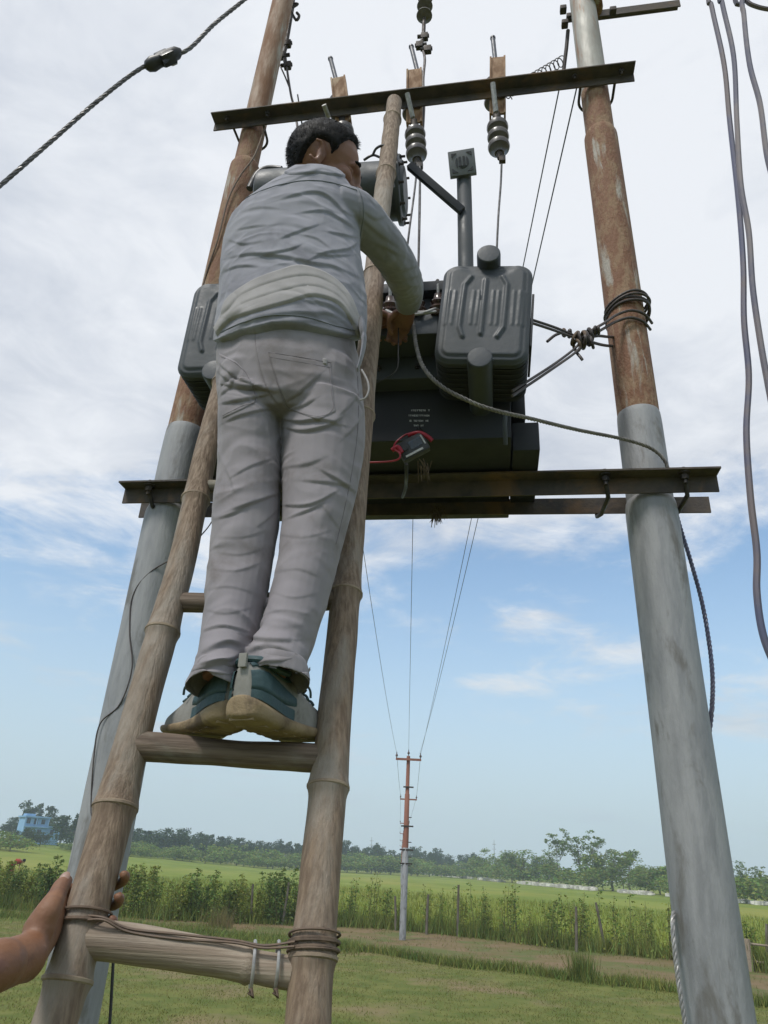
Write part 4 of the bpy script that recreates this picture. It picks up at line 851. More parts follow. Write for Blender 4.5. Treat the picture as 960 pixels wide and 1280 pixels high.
SR = [([(312, 246), (349, 233), (386, 218), (404, 214), (425, 222), (441, 236)], 1.5, .0028), ([(347, 251), (373, 243), (396, 241), (412, 248), (430, 267), (446, 281)], 1.8, .0052), ([(373, 267), (404, 264), (425, 274), (445, 288)], 1.7, .0050),
      ([(296, 288), (316, 284), (334, 282)], 1.5, .003), ([(349, 300), (368, 292), (402, 280)], 1.6, .0034), ([(322, 322), (339, 318), (365, 312), (380, 304)], 1.5, .0036), ([(383, 329), (404, 318), (435, 312), (448, 303)], 1.6, .0045), ([(394, 318), (412, 320), (440, 319)], 1.4, .0036),
      ([(283, 324), (316, 318), (352, 321), (386, 329), (417, 334), (448, 347)], 2.0, .0060), ([(378, 294), (396, 299), (411, 311)], 1.5, .003), ([(285, 300), (305, 306), (330, 302)], 1.8, .003), ([(300, 266), (325, 260), (352, 262)], 2.2, .0028), ([(408, 290), (428, 294), (447, 298)], 1.5, .0038), ([(280, 340), (300, 333), (325, 334)], 1.6, .004), ([(446, 232), (450, 262), (447, 296)], 1.6, .0035),
      ([(448, 270), (470, 290), (500, 312)], 4, .004), ([(455, 300), (480, 310), (505, 322)], 4, .004), ([(478, 335), (500, 338), (524, 332)], 3.5, .0045), ([(480, 350), (504, 350), (527, 344)], 3.5, .0045), ([(488, 364), (508, 360), (526, 358)], 3.2, .004), ([(494, 374), (508, 371), (524, 370)], 3, .004), ([(452, 262), (468, 274), (484, 270)], 3, .003), ([(462, 318), (482, 330), (496, 326)], 4, .004),
      ([(280, 420), (315, 402), (372, 392), (420, 400)], 3.5, .0055), ([(300, 418), (350, 404), (400, 402)], 4, .004), ([(378, 376), (412, 384), (446, 408)], 3, .006), ([(390, 392), (420, 396), (444, 418)], 3, .005), ([(455, 345), (452, 375), (450, 405)], 4, .005), ([(446, 350), (458, 385), (452, 415)], 4, .004), ([(286, 352), (282, 375), (276, 400)], 4, .005), ([(276, 398), (290, 388), (300, 372)], 3, .004), ([(274, 415), (290, 398), (306, 390)], 3, .005)]
v = creases(v, f, [(a, b, c * .8) for a, b, c in SR])
# shirt tail: the hem rises in an arc across the seat
P2 = pix(v)[0]; hem = np.interp(P2[:, 0], [262, 272, 300, 340, 380, 420, 448, 470], [428, 424, 412, 402, 404, 415, 421, 424]); over = P2[:, 1] - hem
nv = normals(v, f); inside = (over > 0) & (np.arange(len(v)) >= 0) & (P2[:, 0] < 466) & (v[:, 2] < 3.25)
v2 = v.copy(); c_ax = V3(-.205, 1.385, 0)
k_ = np.where(inside, np.clip(over / 6, 0, 1), 0); dvec = c_ax - v; dvec[:, 2] = 0
v2 = v + dvec * (k_ * .22)[:, None]
v = v2
shi = part('shirt', (v, f), MT['shirt'], man, auto=None)
up = [(268, 410), (276, 396), (284, 374), (314, 352), (346, 339), (377, 332), (414, 345), (438, 371), (452, 408)]; lo_ = [(448, 424), (440, 406), (423, 381), (392, 371), (361, 379), (315, 392), (288, 402), (272, 420)]
vc = v.copy(); _wp = [tuple(p) for p in np.concatenate([smooth_path([(*q, 0) for q in up], 5)[:, :2], smooth_path([(*q, 0) for q in lo_], 5)[:, :2]])]; waist_sd = poly_sd(pix(v)[0], _wp)
lines = []
for t_ in (.3, .62):
    lw = lo_[::-1]; ux = np.linspace(276, 450, 9); uy = np.interp(ux, [p[0] for p in up], [p[1] for p in up]); ly = np.interp(ux, [p[0] for p in lw], [p[1] for p in lw]); lines.append(([(x, a + (b - a) * t_) for x, a, b in zip(ux, uy, ly)], 1.5, .0016))
vc = creases(v, f, lines)
sd_ = np.where(facing(v, f, -.35) & (v[:, 2] < 3.35), waist_sd, -60)
part('waist_cloth', shell(vc, f, sd_, .0065, -.004, 2.2, -6), MT['wcloth'], man, auto=None)
def seam(name, geo, pts, m, parent, r=.0011, off=.0008, lim=.05):
    vv, ff = geo; px_ = pix(vv)[0]; fc_ = np.where(facing(vv, ff, lim))[0]; nn_ = normals(vv, ff); path = []
    for q in smooth_path([(*p, 0) for p in pts], 10)[:, :2]:
        k = fc_[np.argpartition(((px_[fc_] - q) ** 2).sum(1), 5)[:5]]; path.append((vv[k] + nn_[k] * off).mean(0))
    P_ = np.array(path); P_[1:-1] = (P_[:-2] + 2 * P_[1:-1] + P_[2:]) / 4
    part(name, tube(P_, r, 6), m, parent)
seam('yoke_seam', (v, f), [(306, 248), (340, 234), (380, 226), (412, 228), (446, 238)], MT['shseam'], shi)
seam('armhole_seam', (v, f), [(446, 232), (453, 250), (454, 272), (450, 296), (449, 312)], MT['shseam'], shi)
seam('hem_seam', (v, f), [(276, 416), (302, 404), (340, 394), (380, 396), (418, 407), (444, 413)], MT['shseam'], shi)
panel('collar', (v, f), [(352, 216), (366, 207), (400, 206), (436, 214), (444, 224), (400, 217), (362, 219)], .005, MT['shirt'], shi, 1.5, keep=-4)
for nm_, pt_ in (('seat_seam', [(319, 412), (321, 440), (331, 478), (345, 502)]), ('pocket_stitch', [(337, 447), (348, 482), (361, 509), (397, 521), (416, 512), (414, 490), (411, 458)]), ('pocket_stitch', [(277, 446), (297, 456), (311, 473), (319, 501), (303, 508), (279, 520)]), ('pocket_stitch', [(336, 441), (374, 447), (414, 454)]), ('pocket_stitch', [(337, 447), (374, 453), (413, 460)]), ('outer_seam', [(447, 470), (448, 520), (443, 570), (433, 625), (420, 680)])):
    seam(nm_, TG, pt_, MT['stitch'], tro, .0006, .0017 if 'pocket' in nm_ else .0003)
# loose tail and drawstring at his right hip
tl = px_path([(452, 405, 1.30), (455, 425, 1.295), (452, 445, 1.29), (447, 462, 1.29)], 6); 
part('shirt_tail', loft(tl, [V3(.008, 0, 0) * (1 - .8 * k / len(tl)) for k in range(len(tl))], [V3(0, .035, .004) * (1 - .75 * k / len(tl)) for k in range(len(tl))], 12), MT['shirt'], shi)
part('drawstring', tube(px_path([(452, 462, 1.27), (459, 475, 1.262), (461, 487, 1.26), (457, 497, 1.26), (450, 500, 1.262)], 6), .0022, 6), MT['wcloth'], tro)
# ---- body (head, neck, hands; the rest under the clothes)
yaw, pit, rol = R_(84), R_(14), R_(22)
hf = V3(math.sin(yaw) * math.cos(pit), math.cos(yaw) * math.cos(pit), -math.sin(pit)); hl = np.cross(ZZ, hf); hl /= np.linalg.norm(hl); hu = np.cross(hf, hl)
hl, hu = hl * math.cos(rol) + hu * math.sin(rol), hu * math.cos(rol) - hl * math.sin(rol)
HC = at(397, 188, 1.315) + hl * .085 + hf * .014 + hu * .004; HX = (hf, hl, hu); hp = lambda x, y, z: HC + hf * x + hl * y + hu * z
def hb(c, r): return ball(hp(*c), r, HX, 20)
head = [hb((-.012, 0, .028), (.098, .077, .088)), hb((.022, 0, -.03), (.072, .062, .085)), hb((.052, 0, -.075), (.042, .042, .04)), hb((.072, 0, -.098), (.024, .026, .022)),
        hb((.083, 0, .012), (.018, .05, .014)), hb((.06, .035, -.022), (.03, .028, .024)), hb((.06, -.035, -.022), (.03, .028, .024)), hb((.094, 0, -.012), (.014, .009, .026)), hb((.107, 0, -.03), (.013, .012, .011)), hb((.1, .01, -.034), (.01, .008, .008)), hb((.1, -.01, -.034), (.01, .008, .008)),
        hb((.088, 0, -.06), (.012, .024, .0075)), hb((.086, 0, -.071), (.012, .022, .008)), hb((-.004, .045, -.06), (.035, .02, .05)), hb((-.004, -.045, -.06), (.035, .02, .05))]
for s in (-1, 1):   # ears: rim, lobe, bowl
    t = np.linspace(-2.4, 2.2, 16)
    head.append(tube([hp(-.014 + .016 * math.cos(q) - .003, s * (.081 + .012 * (1 - math.cos(q)) * .5), -.004 + .027 * math.sin(q)) for q in t], .0052, 8))
    head.append(hb((-.004, s * .077, -.008), (.014, .007, .026))); head.append(hb((-.002, s * .08, -.034), (.008, .006, .009)))
nk = [at(388, 245, 1.39), hp(-.030, 0, -.11), hp(-.022, 0, -.05)]
head.append(tube(smooth_path(nk, 5), smooth_path(np.array([.062, .053, .05])[:, None], 5)[:, 0], 20))
def finger(pts, r0, r1): 
    q = smooth_path(pts, 4); return tube(q, np.linspace(r0, r1, len(q)), 10), ball(q[-1], r1, n=10)
def working_hand(wr, tipdir, side, lat):
    """hand closing its fingers on a wire: wr wrist point, tipdir towards the knuckles"""
    d = tipdir / np.linalg.norm(tipdir); l_ = lat / np.linalg.norm(lat); nrm = np.cross(l_, d); nrm *= np.sign(nrm[2])
    g = [loft([wr - d * .03, wr, wr + d * .03, wr + d * .06, wr + d * .085], [l_ * a for a in (.026, .027, .036, .041, .038)], [nrm * a for a in (.02, .019, .018, .016, .012)], 16)]
    for k, (o, ln) in enumerate(zip((-.030, -.010, .010, .028), (.92, 1.0, .95, .78))):
        k0 = wr + d * (.082 - abs(o + .005) * .2) + l_ * o
        for q in finger([k0, k0 + (d * .034 - nrm * .004) * ln, k0 + (d * .052 - nrm * .026) * ln, k0 + (d * .040 - nrm * .044) * ln], .0092, .0072): g.append(q)
    t0 = wr + d * .02 + l_ * side * .03 - nrm * .008
    for q in finger([t0, t0 + d * .026 + l_ * side * .018 - nrm * .012, t0 + d * .05 + l_ * side * .012 - nrm * .026, t0 + d * .066 - nrm * .034], .0115, .0085): g.append(q)
    return g
rw = at(509, 384, 1.885); lw_ = at(462, 388, 1.90)
hands = working_hand(rw, V3(-.22, .85, -.25), -1, V3(.95, .2, 0)) + working_hand(lw_, V3(.45, .75, .1), 1, V3(.75, -.45, .1))
inner = [sec([(285, 440, 420, 1.30, .085), (287, 440, 350, 1.285, .09), (292, 440, 280, 1.285, .09), (318, 436, 245, 1.295, .075), (360, 425, 225, 1.31, .055)], 18),
         sec([(286, 440, 410, 1.30, .09), (290, 440, 470, 1.29, .095), (300, 440, 505, 1.30, .08)], 18),
         tube(px_path([(425, 262, 1.35), (466, 293, 1.45), (502, 341, 1.615), (511, 371, 1.80), (509, 384, 1.885)]), smooth_path(np.array([.045, .045, .042, .032, .026])[:, None], 5)[:, 0], 14),
         tube(px_path([(338, 275, 1.37), (345, 308, 1.52), (395, 352, 1.76), (462, 388, 1.90)]), smooth_path(np.array([.045, .043, .038, .026])[:, None], 5)[:, 0], 14)]
for pts in ([(312, 500, 1.36), (308, 590, 1.36), (298, 700, 1.34), (280, 800, 1.295), (274, 848, 1.28)], [(404, 500, 1.36), (400, 590, 1.36), (382, 700, 1.34), (345, 800, 1.285), (338, 845, 1.27)]):
    inner.append(tube(px_path(pts), smooth_path(np.array([.062, .052, .042, .034, .03])[:, None], 5)[:, 0], 14))
v, f = remesh(join(*head, *hands, *inner), .0042, 4)
# eye sockets pressed in
for s in (-1, 1):
    e = hp(.086, s * .031, -.006); d = np.linalg.norm(v - e, axis=1); v -= hf * (.008 * np.exp(-(d / .014) ** 2))[:, None]
bod = part('body', (v, f), MT['skin'], man, auto=None)
for s in (-1, 1):
    ey = part('eye', hb((.070, s * .031, -.007), (.0115, .0125, .0115)), MT['eye'], bod)
    part('eyelid', hb((.0715, s * .031, -.003), (.0125, .0145, .0105)), MT['skin'], bod)
    part('eyebrow', tube([hp(.096 - .012 * abs(q), s * (.014 + .018 * (q + 1)), .018 + .004 * (1 - q * q)) for q in np.linspace(-1, 1, 8)], [.003, .0045, .005, .005, .005, .0045, .004, .002], 8), MT['hair'], bod)
# hair: a close-cropped cap whose edge follows the hairline, with short strands
nu, nv_ = 72, 40; g = []; 
def hairline(a):   # a: angle round the head from the face (0) to the nape (pi): height of the edge
    a = abs(a); return np.interp(a, [0, .45, .8, 1.04, 1.20, 1.36, 1.72, 2.15, math.pi], [.084, .082, .074, .050, .004, .032, .036, -.03, -.062])
vs_, fs = [], []
for j in range(nv_ + 1):
    ph = j / nv_ * 2.3
    for i in range(nu):
        a = -math.pi + 2 * math.pi * i / nu; x, y, z = math.sin(ph) * math.cos(a), math.sin(ph) * math.sin(a), math.cos(ph)
        p = np.array([-.012 + .098 * x, .077 * y, .028 + .088 * z]); hz = hairline(a); k = sstep(-.010, .010, p[2] - hz + .004 * mnoise.noise(Vector((a * 9, ph * 6, 2))))
        if ph > 1.55: p[0] *= 1 - .06 * (ph - 1.55)
        nn = .0015 * mnoise.noise(Vector(p * 120)) + .003 * mnoise.noise(Vector(p * 40)); th_ = lerp(-.012, .0095 + nn + .005 * max(z, 0), k)
        q = p + np.array([x, y, z]) * th_; vs_.append(hp(*q))
for j in range(nv_):
    for i in range(nu): fs.append((j * nu + i, j * nu + (i + 1) % nu, (j + 1) * nu + (i + 1) % nu, (j + 1) * nu + i))
hair = part('hair', (np.array(vs_), [q[::-1] for q in fs]), MT['hair'], man, auto=None)
sv, sf = [], []
for k in range(5200):
    ph = math.acos(1 - RNG.random() * 1.65); a = RNG.uniform(-math.pi, math.pi); x, y, z = math.sin(ph) * math.cos(a), math.sin(ph) * math.sin(a), math.cos(ph)
    p = np.array([-.012 + .098 * x, .077 * y, .028 + .088 * z])
    if p[2] < hairline(a) + .004: continue
    n_ = np.array([x, y, z]); ln = .008 if z < .25 else .012; fl_ = np.array([.25 + .5 * max(z, 0), 0, -.55 + .35 * max(z, 0)]); dr = n_ * .55 + fl_ + RNG.normal(0, .28, 3); dr /= np.linalg.norm(dr)
    b0 = p + n_ * .008; sd0 = np.cross(dr, RNG.normal(0, 1, 3)); sd0 *= .0009 / np.linalg.norm(sd0); o = len(sv)
    sv += [hp(*(b0 - sd0)), hp(*(b0 + sd0)), hp(*(b0 + dr * ln))]; sf.append((o, o + 1, o + 2))
st_ = part('hair_strands', (np.array(sv), sf), MT['hair'], hair, False); st_['kind'] = 'stuff'

# ---- shoes
def shoe(heel, ang, mirror, roll, label):
    ca, sa = math.cos(ang), math.sin(ang); fx = V3(sa, ca, -.0) ; fy = V3(-ca, sa, 0) * mirror; fz = V3(0, 0, 1)
    fz = fz * math.cos(roll) - fx * math.sin(roll); fx = fx * math.cos(roll) + ZZ * math.sin(roll)
    W = lambda x, y, z: heel + fx * x + fy * y + fz * z
    xs = np.array([0, .004, .012, .03, .06, .09, .12, .15, .18, .21, .24, .262, .276, .282]); 
    hw = np.interp(xs, [0, .004, .012, .03, .06, .1, .13, .17, .20, .24, .262, .276, .282], [.014, .022, .030, .037, .0375, .035, .037, .045, .049, .047, .038, .024, .010])
    zb_ = np.interp(xs, [0, .02, .05, .18, .24, .282], [.014, .004, 0, 0, .006, .022]); zt = np.interp(xs, [0, .03, .08, .14, .2, .26, .282], [.050, .040, .031, .026, .025, .030, .038])
    hh = np.interp(xs, [0, .02, .05, .085, .11, .14, .18, .22, .26, .282], [.100, .110, .104, .100, .110, .094, .074, .060, .050, .042])
    off = np.interp(xs, [0, .1, .2, .282], [0, .002, .006, .004])
    r = thing('shoe', label, None, heel); r.parent = man; r.location = tuple(heel - wloc(man))
    # sole
    sec_ = []
    for i in range(len(xs)):
        w_ = hw[i] * 1.18; b, t_ = zb_[i], zt[i]; lp = [(-w_ * .82, b), (-w_ * .98, b + (t_ - b) * .25), (-w_ * 1.02, b + (t_ - b) * .6), (-w_ * .93, t_), (w_ * .93, t_), (w_ * 1.02, b + (t_ - b) * .6), (w_ * .98, b + (t_ - b) * .25), (w_ * .82, b)]
        sec_.append([W(xs[i] * 1.02 - .004, y + off[i], z) for y, z in lp])
    m = 8; vv = np.array(sec_).reshape(-1, 3); ff = [(i * m + j, i * m + (j + 1) % m, (i + 1) * m + (j + 1) % m, (i + 1) * m + j) for i in range(len(xs) - 1) for j in range(m)] + [tuple(range(m))[::-1], tuple((len(xs) - 1) * m + j for j in range(m))]
    if mirror < 0: ff = [q[::-1] for q in ff]
    so = part('sole', (vv, ff), MT['sole'], r); md = so.modifiers.new('sub', 'SUBSURF'); md.levels = md.render_levels = 2
    for k in range(9):   # tread bars under the heel and forefoot
        x = .012 + k * .031; w_ = float(np.interp(x, xs, hw)) * .8; zb0 = float(np.interp(x, xs, zb_)); part('tread_bar', box(W(x, float(np.interp(x, xs, off)), zb0 + .0022), .006, w_, .0025, (fx, fy, fz), .0015), MT['sole'], so)
    # upper
    def surf(x, th, e=0.0):
        w_ = float(np.interp(x, xs, hw)); h_ = float(np.interp(x, xs, hh)); z0 = float(np.interp(x, xs, zt)) - .006; o_ = float(np.interp(x, xs, off)); c_, s_ = math.cos(th), math.sin(th)
        xx = x; 
        y = np.sign(c_) * abs(c_) ** .75 * w_; z = (h_ - z0 if h_ > z0 else .01) * s_ ** .8
        lean = -.006 * (1 - x / .05) * (z / .09) if x < .05 else 0
        nx_ = np.array([-1.0 if x < .006 else (-.55 if x < .02 else 0), c_, s_ * .6]); nx_ /= np.linalg.norm(nx_)
        return W(xx + lean + nx_[0] * e, y + o_ + nx_[1] * e, z0 + z + nx_[2] * e)
    xs2 = np.concatenate([[0, .002, .005, .010, .016, .024], np.linspace(.034, .276, 22), [.281]]); nt_ = 25; ths = np.linspace(0, math.pi, nt_)
    vv = np.array([[surf(x, t) for t in ths] for x in xs2]).reshape(-1, 3); nX = len(xs2)
    ff = [(i * nt_ + j, i * nt_ + j + 1, (i + 1) * nt_ + j + 1, (i + 1) * nt_ + j) for i in range(nX - 1) for j in range(nt_ - 1)] + [tuple(range(nt_))[::-1], tuple((nX - 1) * nt_ + j for j in range(nt_))]
    if mirror < 0: ff = [q[::-1] for q in ff]
    up_ = part('upper', (vv, ff), MT['upper'], r, auto=None)
    def patch(name, x0, x1, t0, t1, shape, e, m_):
        gx, gt = np.linspace(x0, x1, 26), np.linspace(t0, t1, 18); pv = []
        for x in gx:
            for t in gt:
                k = sstep(-.12, .10, shape((x - x0) / (x1 - x0), (t - t0) / (t1 - t0))); pv.append(surf(x, t, lerp(-.005, e, float(k))))
        pf = [(i * 18 + j, i * 18 + j + 1, (i + 1) * 18 + j + 1, (i + 1) * 18 + j) for i in range(25) for j in range(17)]
        if mirror < 0: pf = [q[::-1] for q in pf]
        part(name, (np.array(pv), pf), m_, r, auto=None)
    blob = lambda a, b: min(b - .06 - .25 * max(0, a - .5), .95 - b - .55 * a ** 1.5, .98 - a, 1)
    for t0, t1 in ((.12, .85), (math.pi - .12, math.pi - .85)): patch('heel_panel', .0015, .125, t0, t1, blob, .0042, MT['teal'])
    strp = lambda a, b: min(.5 - abs(b - .5 + .35 * (a - .3)) * 1.6, 1.02 - a, a + .3)
    for t0, t1 in ((.85, 1.30), (math.pi - .85, math.pi - 1.30)): patch('collar_stripe', .004, .115, t0, t1, strp, .003, MT['teal'])
    band = lambda a, b: min(b, 1 - b, a + .2, 1 - a)
    for t0, t1 in ((-.02, .16), (math.pi + .02, math.pi - .16)): patch('foxing_band', .0015, .13, max(t0, .001) if t0 < 1 else min(t0, math.pi - .001), t1, lambda a, b: .9 - a, .0035, MT['teal'])
    part('pull_tab', box(W(-.008, 0, .104), .003, .008, .012, (fx, fy, fz), .002), MT['upper'], r)
    part('collar_rim', tube(smooth_path([W(.004, 0, .109), W(.015, .026, .107), W(.05, .033, .099), W(.09, .030, .101), W(.115, .0, .113), W(.09, -.030, .101), W(.05, -.033, .099), W(.015, -.026, .107), W(.004, 0, .109)], 5), .006, 8), MT['teal'], r)
    for k in range(4):
        x = .125 + k * .018; part('lace', tube(smooth_path([surf(x, .85, .002), surf(x + .006, 1.3, .005), surf(x + .01, 1.85, .005), surf(x + .004, math.pi - .85, .002)], 4), .0026, 6), MT['teal'], r)
    for s in (-1, 1): part('lace', tube(smooth_path([surf(.13, 1.5, .004), W(.125, s * .026, .100), W(.14, s * .044, .085), W(.15, s * .043, .07)], 5), .0024, 6), MT['teal'], r)
    return r
RZ = float(atl(281, 939)[2]) + .0245
hr = gr(303, 902, RZ); hl_ = gr(283, 902, RZ); hl_ = V3(*hl_); 
shoe(V3(hr[0] - .012, 1.215, RZ), R_(26), 1, R_(1), 'nearer shoe, pointing towards the straight rail')
shoe(V3(at(290, 900, 1.262)[0], 1.262, RZ), R_(-32), -1, R_(1), 'shoe behind, pointing towards the leaning rail')

# ================================================================== second person: an arm reaching in to steady the ladder
yy = pix(PL)[0][:, 1]; ki = int(np.argmin(np.abs(yy - 1140))); hc_ = PL[ki]; hd = PL[ki + 16] - PL[ki - 16]; hd /= np.linalg.norm(hd); hR = rL[ki]
ex = V3(1, 0, 0) - hd * hd[0]; ex /= np.linalg.norm(ex); ey = np.cross(hd, ex)     # right of the rail, away from us
if ey[1] < 0: ey = -ey
G = lambda a, b, c: hc_ + ex * a + ey * b + hd * c
h2 = []
wr_ = at(36, 1194, 1.15); fo = at(-32, 1219, 1.03); el = V3(-.86, .80, 1.66); sh = V3(-1.08, .62, 1.50)
h2.append(tube(smooth_path([sh, (sh + el) / 2, el, (el + fo) / 2, fo, at(4, 1206, 1.095), wr_], 6), smooth_path(np.array([.055, .05, .042, .038, .031, .0295, .0285])[:, None], 6)[:, 0], 20))
kc = G(-hR - .018, .012, -.004)
pl_d = kc - wr_; pl_d /= np.linalg.norm(pl_d)
across = hd - pl_d * (hd @ pl_d); across /= np.linalg.norm(across); pn_ = np.cross(pl_d, across); L0 = np.linalg.norm(kc - wr_)
h2.append(loft([wr_ - pl_d * .02, wr_ + pl_d * L0 * .15, wr_ + pl_d * L0 * .4, wr_ + pl_d * L0 * .7, wr_ + pl_d * L0 * .95, wr_ + pl_d * (L0 + .012)], [across * a for a in (.029, .030, .036, .041, .041, .034)], [pn_ * a for a in (.024, .023, .021, .020, .017, .010)], 20))
for c0, c1, ln, rr0 in ((.034, .052, 1.0, .0098), (.012, .020, 1.04, .0100), (-.011, -.012, 1.0, .0096), (-.032, -.036, .82, .0086)):
    q = hR + rr0 * .9
    pts = [G(-q - .014, .010, c0), G(-q - .004, .030, c0 + .004), G(-q * .62, q * .86, (c0 + c1) / 2), G(.1 * q, q * 1.04, (c0 + c1) / 2 + .002)]
    if ln > .9: pts += [G(q * .74, q * .72, c1), G(q * 1.03, q * .12, c1 + .003), G(q * 1.02, -q * .12, c1 + .004)]
    else: pts += [G(q * .70, q * .74, c1)]
    for g_ in finger(pts, rr0, rr0 * .82): h2.append(g_)
tb0 = wr_ + pl_d * L0 * .30 - ey * .012 + across * .012
tip = at(83, 1101, 1.193); t1 = at(58, 1143, 1.165); t2 = at(71, 1120, 1.178)
q = smooth_path([tb0, t1, t2, (t2 + tip) / 2 + V3(-.002, -.001, 0), tip], 5); h2.append(tube(q, np.interp(np.linspace(0, 1, len(q)), [0, .3, .55, .72, .88, 1], [.022, .0175, .0125, .0125, .012, .0095]), 14)); h2.append(ball(tip, .0095, n=12))
h2.append(ball(at(50, 1160, 1.165), (.021, .02, .026)))
pr = thing('person', 'bare forearm and hand reaching in from the edge to grip the ladder rail', 'person', V3(-1.15, .55, 0))
# the rest of the standing helper, outside the picture
bx_, by_ = -1.22, .52
torso2 = loft([V3(bx_, by_, z) for z in (.85, .95, 1.1, 1.25, 1.38, 1.45, 1.49)], [V3(.8, .6, 0) * a for a in (.16, .165, .155, .17, .185, .15, .07)], [V3(-.6, .8, 0) * a for a in (.11, .115, .105, .115, .11, .09, .06)], 22)
h2b = [torso2, tube([V3(bx_, by_, 1.42), V3(bx_ + .01, by_ + .01, 1.58)], .055, 16), ball(V3(bx_ + .03, by_ + .03, 1.66), (.08, .092, .115)), ball(V3(bx_ + .09, by_ + .10, 1.645), (.018, .02, .025)), tube(smooth_path([sh, V3(bx_ + .06, by_ + .05, 1.43)], 4), .06, 14),
       tube(smooth_path([V3(bx_ - .14, by_ - .10, 1.40), V3(bx_ - .20, by_ - .12, 1.12), V3(bx_ - .16, by_ - .04, .88), V3(bx_ - .14, by_ + .02, .78)], 5), np.linspace(.05, .026, 16), 12)]
for s in (-1, 1):
    h2b.append(tube(smooth_path([V3(bx_ + s * .07, by_ + s * .05, .9), V3(bx_ + s * .085, by_ + s * .06, .48), V3(bx_ + s * .09, by_ + s * .06, .06)], 5), np.linspace(.078, .042, 11), 14))
    h2b.append(ball(V3(bx_ + s * .09 + .04, by_ + s * .06 + .05, .04), (.05, .11, .038)))
v, f = remesh(join(*h2, *h2b), .0040, 4)
b2 = part('body', (v, f), MT['skin2'], pr, auto=None)
nz_ = tip + (at(80, 1096, 1.16) - tip) * .26
nd_ = (tip - t2) / np.linalg.norm(tip - t2); nw = np.cross(nd_, V3(0, -1, .2)); nw /= np.linalg.norm(nw); nn_ = np.cross(nw, nd_); nn_ *= -np.sign(nn_[1])
part('thumb_nail', ball(tip + nn_ * .0068 - nw * .002 - nd_ * .001, (.0072, .0105, .0034), (nw, nd_, nn_), 14), MT['nail'], b2)
part('shirt', join(loft([V3(bx_, by_, z) for z in (.80, .95, 1.1, 1.25, 1.39, 1.47, 1.50)], [V3(.8, .6, 0) * a for a in (.185, .185, .175, .19, .205, .165, .08)], [V3(-.6, .8, 0) * a for a in (.135, .135, .125, .135, .13, .105, .07)], 24), tube(smooth_path([V3(bx_ + .05, by_ + .03, 1.42), sh, (sh + el) / 2], 5), np.linspace(.085, .068, 11), 16)), MT['wcloth'], pr)
part('trousers', join(*[tube(smooth_path([V3(bx_ + s * .065, by_ + s * .045, .95), V3(bx_ + s * .085, by_ + s * .06, .5), V3(bx_ + s * .09, by_ + s * .06, .08)], 5), np.linspace(.105, .07, 11), 16) for s in (-1, 1)]), MT['trouser'], pr)
# ================================================================== vegetation and far things
def leaf_mat(name, c, isl=.35, c2=None): return mat(name, c, c2 or tuple(x * 1.25 for x in c), 1.5, rough=.6, island=isl, trans=.42, spec=.25)
MT['leaf_hedge'] = leaf_mat('hedge_leaf', (.14, .19, .045), .45)
MT['leaf_lime'] = leaf_mat('lime_leaf', (.19, .225, .052), .4)
MT['leaf_dark'] = leaf_mat('dark_leaf', (.105, .155, .044), .4)
MT['leaf_far'] = leaf_mat('far_leaf', (.042, .07, .030), .45)
MT['leaf_mid'] = leaf_mat('mid_leaf', (.15, .205, .05), .45)
MT['leaf_thin'] = leaf_mat('airy_leaf', (.125, .175, .05), .4)
MT['bark'] = mat('bark', (.085, .065, .05), (.13, .105, .08), 12, (1, 1, .3), .9, bump=.5)
MT['stem'] = mat('green_brown_stem', (.085, .085, .035), (.12, .10, .05), 20, rough=.8)
MT['post'] = mat('grey_fence_post', (.15, .13, .105), (.09, .078, .06), 14, (1, 1, .25), .9, bump=.5)
MT['grass'] = mat('grass_blades', (.15, .18, .04), (.22, .21, .07), .8, rough=.75, island=.2, trans=.5, spec=.2)
MT['grassdry'] = mat('dry_grass_blades', (.24, .205, .095), (.18, .18, .065), .9, rough=.8, island=.2, trans=.5, spec=.2)
MT['weed'] = mat('weed_blades', (.125, .165, .042), (.19, .22, .06), .6, rough=.7, island=.4, trans=.3, spec=.2)
MT['stonew'] = mat('whitish_stone', (.62, .60, .55), (.42, .40, .36), 2, rough=.9, island=.3)
MT['bluewall'] = mat('blue_house_wall', (.19, .36, .58), (.24, .42, .64), .8, rough=.8)
MT['darkglass'] = mat('dark_opening', (.03, .04, .06), (.05, .06, .08), 3, rough=.3)
MT['redcloth'] = mat('red_cloth', (.30, .03, .018), (.22, .025, .015), 8, rough=.85)
def leaves(P, size, rng, up=.35, asp=1.7):
    """P Nx3 leaf centres -> bent quads (two triangles folded along the middle)"""
    n = len(P); d = rng.normal(0, 1, (n, 3)); d[:, 2] = d[:, 2] * .6 - .15; d /= np.linalg.norm(d, axis=1)[:, None]
    s = np.cross(d, rng.normal(0, 1, (n, 3)) * np.array([1, 1, .6]) + np.array([0, 0, up])); s /= np.linalg.norm(s, axis=1)[:, None] + 1e-9
    L_ = (size * rng.uniform(.6, 1.35, n))[:, None]; W_ = L_ / asp
    a = P - d * L_ * .5; b = P + d * L_ * .5; c = P + s * W_ * .5; e = P - s * W_ * .5
    v = np.stack([a, c, b, e], 1).reshape(-1, 3); f = [(4 * i, 4 * i + 1, 4 * i + 2, 4 * i + 3) for i in range(n)]
    return v, f
def fast_mesh(name, v, f, m):
    me = bpy.data.meshes.new(name); f = np.asarray(f); k = f.shape[1]
    me.vertices.add(len(v)); me.vertices.foreach_set('co', np.asarray(v, np.float32).ravel()); me.loops.add(f.size); me.loops.foreach_set('vertex_index', f.astype(np.int32).ravel())
    me.polygons.add(len(f)); me.polygons.foreach_set('loop_start', np.arange(0, f.size, k, dtype=np.int32)); me.polygons.foreach_set('loop_total', np.full(len(f), k, np.int32)); me.update(calc_edges=True); me.validate(); me.materials.append(m); return me
